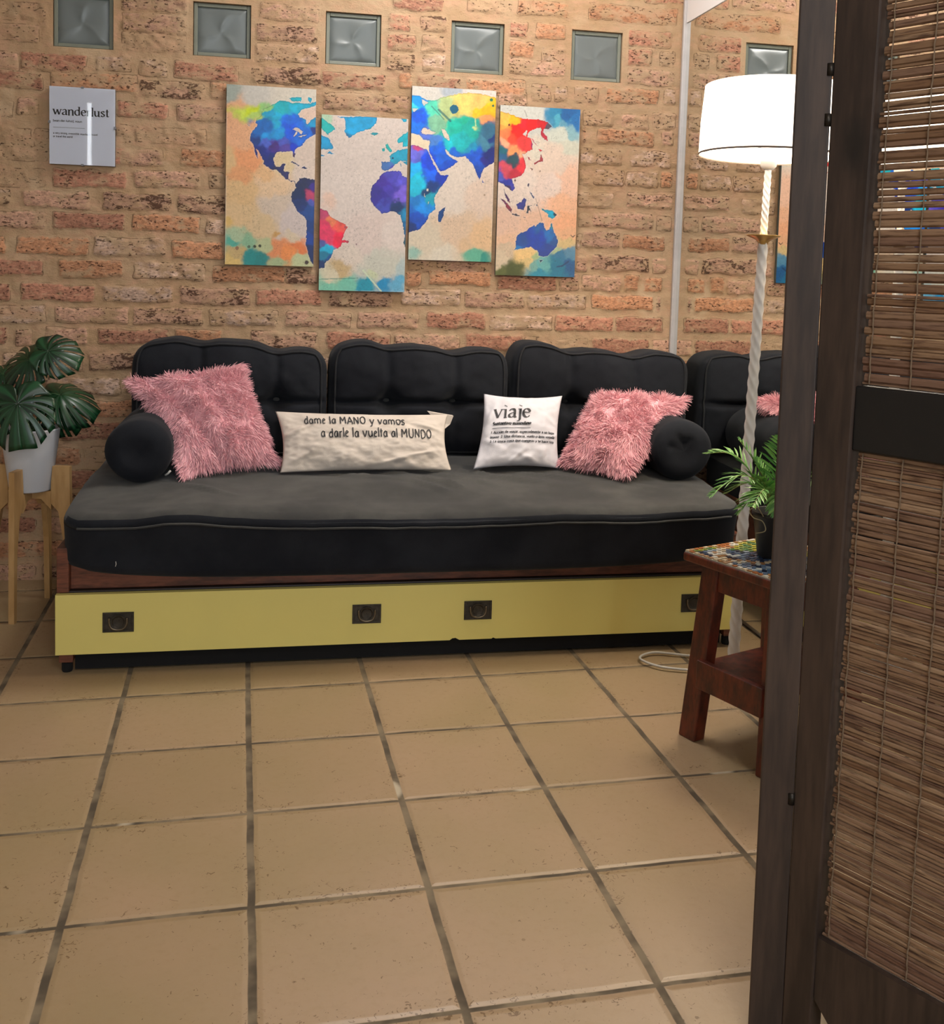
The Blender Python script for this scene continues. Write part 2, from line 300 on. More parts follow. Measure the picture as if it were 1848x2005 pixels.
mor = t.mix(t.math('MULTIPLY', t.mapr(n2, 0.55, 0.8), 0.5), mor, lin('8f6d4b'))
mor = t.mix(t.math('MULTIPLY', t.mapr(t.noise(tc, 5.5, 4), 0.56, 0.7), 0.55), mor, lin('c4ad8e'))
bcv = t.mix(t.mapr(n2, 0.3, 0.7), t.mix(1.0, bc, (0.72, 0.68, 0.66), 'MULTIPLY'), t.mix(1.0, bc, (1.3, 1.24, 1.2), 'MULTIPLY'))
bcv = t.mix(t.math('MULTIPLY', t.mapr(t.noise(st, 40, 6, 0.6), 0.54, 0.66), 0.6), bcv, lin('c49e80'))
col = t.mix(mask, mor, bcv)
pit = t.math('ADD', t.noise(st, 75, 4, 0.65), t.math('MULTIPLY', t.math('MULTIPLY', drk, t.mapr(t.noise(st, 11, 3), 0.42, 0.62)), 0.15))
pitm = t.math('MULTIPLY', t.mapr(pit, 0.605, 0.68), t.mapr(bmv, -0.001, 0.003))
col = t.mix(t.math('MULTIPLY', pitm, 0.85), col, lin('47291a'))
# thin dark crack where brick meets mortar
ck = t.math('MULTIPLY', t.mapr(t.math('ABSOLUTE', bmv), 0.0006, 0.0024, 1, 0), t.mapr(t.noise(tc, 17, 4, 0.6), 0.46, 0.56))
col = t.mix(t.math('MULTIPLY', ck, 0.5), col, lin('4e3220'))
t.l(col, t.b.inputs['Base Color'])
hg = t.math('ADD', t.math('MULTIPLY', n2, 0.6), t.math('ADD', t.math('MULTIPLY', t.noise(tc, 240, 3), 0.3), t.math('MULTIPLY', pitm, -1.0)))
bp = t.n('Bump'); bp.inputs['Strength'].default_value = 0.8; bp.inputs['Distance'].default_value = 0.004; t.l(hg, bp.inputs['Height']); t.l(bp.outputs[0], t.b.inputs['Normal'])
tag(link('wall_back', me, m, None, True), kind='structure')

plaster = mat('white_plaster', (0.72, 0.68, 0.62), 0.85, bump=0.002, bscale=60, var=0.04)
tag(box('wall_right', (XR + 0.012, -7, 0), (XR + 0.15, 0.14, 2.64), plaster), kind='structure')
tag(box('wall_left', (-2.75, -7, 0), (-2.6, 0.14, 2.64), plaster), kind='structure')
tag(box('wall_rear', (-2.75, -7.1, 0), (XR + 0.15, -6.95, 2.64), plaster), kind='structure')
tag(box('ceiling', (-2.75, -7.1, 2.64), (XR + 0.15, 0.14, 2.74), plaster), kind='structure')

# glass blocks ---------------------------------------------------------------
gm = mat('wavy_glass', (0.20, 0.23, 0.23), 0.36, Transmission_Weight=0.3, IOR=1.45); t = NT(gm)
tc = t.n('TexCoord').outputs['Object']
wv = t.n('TexWave'); wv.inputs['Scale'].default_value = 2.2; wv.inputs['Distortion'].default_value = 4.0; wv.inputs['Detail'].default_value = 0.0; wv.inputs['Detail Scale'].default_value = 1.0; wv.bands_direction = 'DIAGONAL'
t.l(tc, wv.inputs['Vector']); bp = t.n('Bump'); bp.inputs['Strength'].default_value = 0.9; bp.inputs['Distance'].default_value = 0.004
t.l(wv.outputs['Fac'], bp.inputs['Height']); t.l(bp.outputs[0], t.b.inputs['Normal'])
gr_m = mat('glass_rim', (0.24, 0.26, 0.21), 0.25, Transmission_Weight=0.2, IOR=1.45)
names = ['leftmost glass block, cut by the top edge of the photo, above the white word print', 'second glass block from the left, above the left end of the painted map',
         'middle glass block of the row, between the first two map panels and the third', 'fourth glass block from the left, above the right map panels', 'rightmost glass block, beside the corner mirror strip']
def RIDGE(u, v, i):       # soft folds pressed into the glass, meeting off centre
    a, b = u + .05, v + .12; r = math.hypot(a, b); th_ = math.atan2(b, a) + .5 * r + .15 * i
    return -.0045 * (1 - abs(math.sin(1.5 * th_ + .4))) ** 1.5 * min(1, r * 3) * max(0, 1 - max(abs(u), abs(v)) ** 6)
for i, bx in enumerate(BLK):
    e = tag(empty('glass_block', (bx + BW / 2, 0.0, (BZ0 + BZ1) / 2)), names[i], 'glass block', 'glass blocks set in a row in the brick wall')
    w, h = BW / 2 - .002, (BZ1 - BZ0) / 2 - .002
    bm = bmesh.new(); N = 36
    # pillowed face set into the wall
    vs = {}
    for a in range(N + 1):
        for b in range(N + 1):
            u, v = -1 + 2 * a / N, -1 + 2 * b / N
            vs[a, b] = bm.verts.new((u * (w - .012), 0.016 - 0.005 * (1 - max(abs(u), abs(v)) ** 8) + RIDGE(u, v, i), v * (h - .012)))
    for a in range(N):
        for b in range(N): bm.faces.new((vs[a, b], vs[a + 1, b], vs[a + 1, b + 1], vs[a, b + 1]))
    lo = [bm.verts.new((x, 0.085, y)) for x, y in ((-w + .012, -h + .012), (w - .012, -h + .012), (w - .012, h - .012), (-w + .012, h - .012))]
    bm.faces.new(lo)
    bmo('glass_face', bm, gm, e, True)
    bm = bmesh.new()
    for (a, b, c, d) in ((-w, -w + .012, -h, h), (w - .012, w, -h, h), (-w + .012, w - .012, -h, -h + .012), (-w + .012, w - .012, h - .012, h)):
        addbox(bm, ((a + b) / 2, 0.047, (c + d) / 2), (b - a, 0.076, d - c), None, 0.002)
    bmo('glass_rim', bm, gr_m, e)

# mirror on the right wall ---------------------------------------------------
mm = mat('mirror_silver', (0.86, 0.87, 0.85), 0.0, 1.0)
alu = mat('mirror_strip_paint', (0.52, 0.50, 0.50), 0.35, 0.3, var=0.05)
e = tag(empty('wall_mirror', (XR, -0.95, 0)), 'tall frameless wall mirror on the right wall reflecting the sofa and bricks', 'mirror')
box('mirror_glass', (0.0, -0.95, 0.02), (0.008, 0.942, 1.975), mm, e)
tag(box('corner_strip', (XR - .014, -0.016, 0.0), (XR + .004, 0.0, 2.64), alu, None, 0.004), 'narrow grey vertical strip in the corner between bricks and mirror', 'trim strip')
tag(box('trim_1', (XR - .004, -2.4, 1.977), (XR + .012, -0.017, 2.64), mat('white_panel', (0.75, 0.74, 0.74), 0.6)), kind='structure')
# ------------------------------------------------------------------ pen lettering
G = {  # skeletons on an x-height of 1; '~' smooth stroke
'a': (.85, "~.12,.8 .3,.98 .52,.95 .64,.7 .64,.2 .72,.02 .84,.06|~.64,.58 .35,.5 .1,.28 .22,.02 .45,.06 .64,.25"),
'A': (1.0, ".0,0 .45,1.5|.45,1.5 .92,0|.18,.5 .74,.5"),
'b': (.85, ".12,1.6 .12,0|~.12,.6 .4,1 .72,.75 .72,.25 .4,0 .12,.2"), 'c': (.75, "~.66,.8 .4,1 .1,.75 .1,.25 .4,0 .68,.18"),
'd': (.9, "~.7,.8 .42,1 .1,.75 .1,.25 .4,0 .7,.22|.7,1.6 .7,.0 .84,.03"), 'e': (.8, "~.1,.55 .66,.58 .6,.88 .38,1 .12,.78 .09,.35 .3,.02 .55,.04 .68,.2"),
'f': (.5, "~.5,1.5 .35,1.6 .22,1.4 .22,.7 .22,0|.02,.95 .45,.95"), 'g': (.85, "~.66,.8 .4,1 .12,.8 .12,.35 .38,.15 .66,.4|~.68,1 .68,0 .6,-.4 .35,-.5 .1,-.38"),
'h': (.9, ".14,1.6 .14,0|~.14,.65 .4,1 .66,.85 .7,.5 .7,0"), 'i': (.38, ".19,1 .19,0|.17,1.38 .21,1.44"), 'j': (.4, "~.24,1 .24,0 .2,-.35 -.02,-.45|.22,1.38 .26,1.44"),
'l': (.38, ".19,1.6 .19,0"), 'm': (1.35, ".14,1 .14,0|~.14,.65 .36,1 .58,.85 .62,.5 .62,0|~.62,.65 .85,1 1.08,.85 1.12,.5 1.12,0"),
'n': (.92, ".14,1 .14,0|~.14,.65 .42,1 .68,.85 .72,.5 .72,0"), 'o': (.85, "~.42,1 .1,.8 .08,.4 .3,.0 .55,.0 .76,.4 .72,.85 .42,1"),
'p': (.85, ".14,1 .14,-.55|~.14,.65 .42,1 .74,.75 .72,.25 .4,0 .14,.2"), 'q': (.85, ".7,1 .7,-.55|~.7,.8 .42,1 .1,.75 .1,.25 .4,0 .7,.22"),
'r': (.6, ".14,1 .14,0|~.14,.6 .3,.92 .52,.95"), 's': (.7, "~.58,.82 .35,1 .12,.8 .3,.55 .55,.35 .5,.08 .28,0 .08,.2"),
't': (.52, "~.22,1.35 .22,.6 .25,.1 .4,.02 .5,.12|.03,.97 .46,.97"), 'u': (.92, "~.14,1 .14,.35 .3,.02 .5,.05 .7,.35|.7,1 .7,0"),
'v': (.85, ".05,1 .4,0|.4,0 .75,1"), 'ó': (.85, "~.42,1 .1,.8 .08,.4 .3,.0 .55,.0 .76,.4 .72,.85 .42,1|.4,1.25 .58,1.5"), 'á': (.85, "~.12,.8 .3,.98 .52,.95 .64,.7 .64,.2 .72,.02 .84,.06|~.64,.58 .35,.5 .1,.28 .22,.02 .45,.06 .64,.25|.35,1.25 .53,1.5"), 'ú': (.92, "~.14,1 .14,.35 .3,.02 .5,.05 .7,.35|.7,1 .7,0|.4,1.25 .58,1.5"), 'w': (1.25, ".05,1 .35,0|.35,0 .62,.9|.62,.9 .9,0|.9,0 1.18,1"), 'y': (.82, ".05,1 .4,.05|~.75,1 .4,.05 .25,-.4 .02,-.45"),
'S': (.9, "~.75,1.3 .45,1.55 .15,1.3 .3,.9 .65,.65 .72,.25 .42,0 .1,.22"), 'L': (.8, ".14,1.5 .14,0|.14,0 .7,0"), 'U': (1.1, "~.14,1.5 .14,.4 .4,0 .72,.05 .86,.45 .86,1.5"),
'M': (1.25, ".12,0 .16,1.45|.16,1.45 .55,.55|.55,.55 .95,1.45|.95,1.45 1.02,0"), 'N': (1.05, ".12,0 .14,1.45|.14,1.45 .8,.05|.8,.05 .84,1.5"), 'O': (1.1, "~.5,1.5 .12,1.1 .12,.4 .45,0 .8,.25 .92,.9 .75,1.35 .5,1.5"),
'D': (1.05, ".14,1.45 .14,0|~.14,1.45 .6,1.4 .88,.9 .8,.3 .45,.0 .14,0"), '1': (.6, ".3,1.4 .3,0|.12,1.15 .3,1.4"), '2': (.8, "~.1,1.1 .35,1.4 .65,1.1 .5,.6 .1,.0|.1,0 .7,0"), '3': (.8, "~.12,1.25 .4,1.4 .62,1.1 .32,.78 .66,.45 .45,0 .1,.15"),
'.': (.3, ".13,0 .17,.06"), ',': (.3, ".18,.06 .1,-.2"), '[': (.4, ".3,1.5 .12,1.5|.12,1.5 .12,-.3|.12,-.3 .3,-.3"), ']': (.4, ".08,1.5 .26,1.5|.26,1.5 .26,-.3|.26,-.3 .08,-.3"), '-': (.5, ".08,.5 .4,.5"), ' ': (.45, ""),
}
HAND = {'a': (.8, "~.62,.85 .35,.95 .1,.5 .25,.05 .5,.2 .64,.9|.64,.95 .66,.0"), 'e': (.65, "~.12,.5 .5,.75 .3,1 .08,.6 .15,.1 .5,.1"), 'l': (.32, ".16,1.6 .14,0"), 't': (.5, ".22,1.4 .2,0|.02,.98 .45,1.02"), 'd': (.8, "~.6,.8 .3,.9 .08,.4 .3,.02 .6,.3|.64,1.5 .62,0")}
SERIF = {'n': [(.14, 0), (.72, 0), (.06, 1)], 'u': [(.06, 1), (.62, 1), (.78, 0)], 'r': [(.14, 0), (.06, 1)], 'i': [(.19, 0), (.12, 1)], 'l': [(.19, 0), (.12, 1.6)], 'v': [(.05, 1), (.75, 1)], 'w': [(.05, 1), (.62, .95), (1.18, 1)],
         'd': [(.62, 1.6)], 'j': [(.16, 1)], 'm': [(.14, 0), (.62, 0), (1.12, 0), (.06, 1)], 'h': [(.14, 0), (.7, 0), (.08, 1.6)], 'p': [(.14, -.55), (.06, 1)], 'y': [(.05, 1), (.75, 1)]}
def text_polys(s, size, thick, thin, style='serif', jitter=0):
    """strips of 2-D quads for a line of text starting at 0,0; x-height = size"""
    out = []; x = 0; rj = random.Random(len(s))
    for ch in s:
        w, src = (HAND.get(ch) if style == 'hand' and ch in HAND else None) or G.get(ch, G[' '])
        jy = rj.uniform(-jitter, jitter)
        for st in src.split('|'):
            if not st: continue
            sm = st[0] == '~'; pts = [tuple(map(float, p.split(','))) for p in st.lstrip('~').split()]
            P = [(p.x, p.y) for p in smooth_pts([(a, b, 0) for a, b in pts], 5)] if sm else pts
            if not sm: P = [(P[0][0] + (P[1][0] - P[0][0]) * k / 4, P[0][1] + (P[1][1] - P[0][1]) * k / 4) for k in range(5)]
            dot = abs(P[0][0] - P[-1][0]) + abs(P[0][1] - P[-1][1]) < 0.15 and not sm
            q = []
            for i, (a, b) in enumerate(P):
                c, d = P[max(i - 1, 0)], P[min(i + 1, len(P) - 1)]; tx, ty = d[0] - c[0], d[1] - c[1]; L = math.hypot(tx, ty) or 1; tx /= L; ty /= L
                if style == 'hand': wd = thick
                elif style == 'sans': wd = (thick + thin) / 2
                else: wd = thin + (thick - thin) * abs(tx * math.sin(.35) - ty * math.cos(.35)) ** 1.3 if not (abs(ty) > .5 and tx > 0.1 and ty > 0) else thin * 1.3
                if dot: wd = thick * 1.5
                q.append(((x + a * size - ty * wd / 2, (b + jy) * size + tx * wd / 2), (x + a * size + ty * wd / 2, (b + jy) * size - tx * wd / 2)))
            out.append(q)
        if style == 'serif':
            for (a, b) in SERIF.get(ch, []):
                out.append([((x + (a - .14) * size, b * size), (x + (a - .14) * size, b * size - thin)), ((x + (a + .16) * size, b * size), (x + (a + .16) * size, b * size - thin))])
        x += w * size + size * .06
    return out, x
def text_mesh(name, lines, mp, mt, parent):
    """lines: (string, x, y, width, xheight, thick, thin, style, jitter)  mp: (x,y)->3-D"""
    V = []; F = []
    for (s, x0, y0, width, size, tk, tn, sty, jit) in lines:
        if s == '---': polys = [[((width * k / 8, tn / 2), (width * k / 8, -tn / 2)) for k in range(9)]]; sc = 1
        else:
            polys, w = text_polys(s, size, tk, tn, sty, jit); sc = width / w
        for q in polys:
            n0 = len(V)
            for a, b in q:
                V.append(mp(x0 + a[0] * sc, y0 + a[1])); V.append(mp(x0 + b[0] * sc, y0 + b[1]))
            for k in range(len(q) - 1): F.append((n0 + 2 * k, n0 + 2 * k + 1, n0 + 2 * k + 3, n0 + 2 * k + 2))
    return pyd(name, V, F, mt, parent)
ink = mat('black_print', (0.012, 0.012, 0.016), 0.6)

# word print behind clip-frame glass --------------------------------------------
e = tag(empty('word_print', (-0.4555, -0.02, 1.50)), 'small white frameless print reading wanderlust hung on the bricks', 'picture')
pw, ph = 0.2015, 0.247
box('backing_board', (-pw / 2, 0.0, -ph / 2), (pw / 2, 0.018, ph / 2), mat('hardboard', (0.12, 0.1, 0.09), 0.8), e)
paper = mat('white_paper', (0.74, 0.79, 0.92), 0.5, Coat_Weight=0.0)
box('paper_sheet', (-pw / 2, -0.002, -ph / 2), (pw / 2, -0.0002, ph / 2), paper, e)
UX = lambda u: -pw / 2 + (u - 85) / (1545 - 85) * pw
UZ = lambda v, u=0: ph / 2 - (v - (95 + (u - 85) * .05)) / 1735 * ph
text_mesh('printed_words', [('wanderlust', UX(165), UZ(725, 165), 0.173, 0.0172, 0.0042, 0.0016, 'serif', 0),
    ('[wan-der-luhst], noun', UX(165), UZ(882, 165), 0.089, 0.0042, 0.0012, .0008, 'sans', 0), ('---', UX(165), UZ(1010, 165), 0.097, 0, 0, 0.0009, '', 0),
    ('a very strong, irresistible impulse to travel', UX(165), UZ(1158, 165), 0.137, 0.0038, 0.001, .0008, 'sans', 0), ('or travel the world', UX(165), UZ(1232, 165), 0.06, 0.0038, 0.001, .0008, 'sans', 0)],
    lambda x, y: (x, -0.0024, y), ink, e)
glass = mat('clear_sheet', (1, 1, 1), 0.02, Transmission_Weight=1.0, IOR=1.3)
g = box('cover_glass', (-pw / 2, -0.0055, -ph / 2), (pw / 2, -0.0035, ph / 2), glass, e)
clm = mat('clip_metal', (0.25, 0.25, 0.27), 0.3, 0.9)
for x, z, w, h in ((0, ph / 2, .006, .004), (0, -ph / 2, .006, .004), (-pw / 2, .01, .004, .006), (pw / 2, .0, .004, .006)):
    bm = bmesh.new(); addbox(bm, (x, .004, z), (w + .002, .022, h + .002), None, .0005); bmo('metal_clip', bm, clm, e)

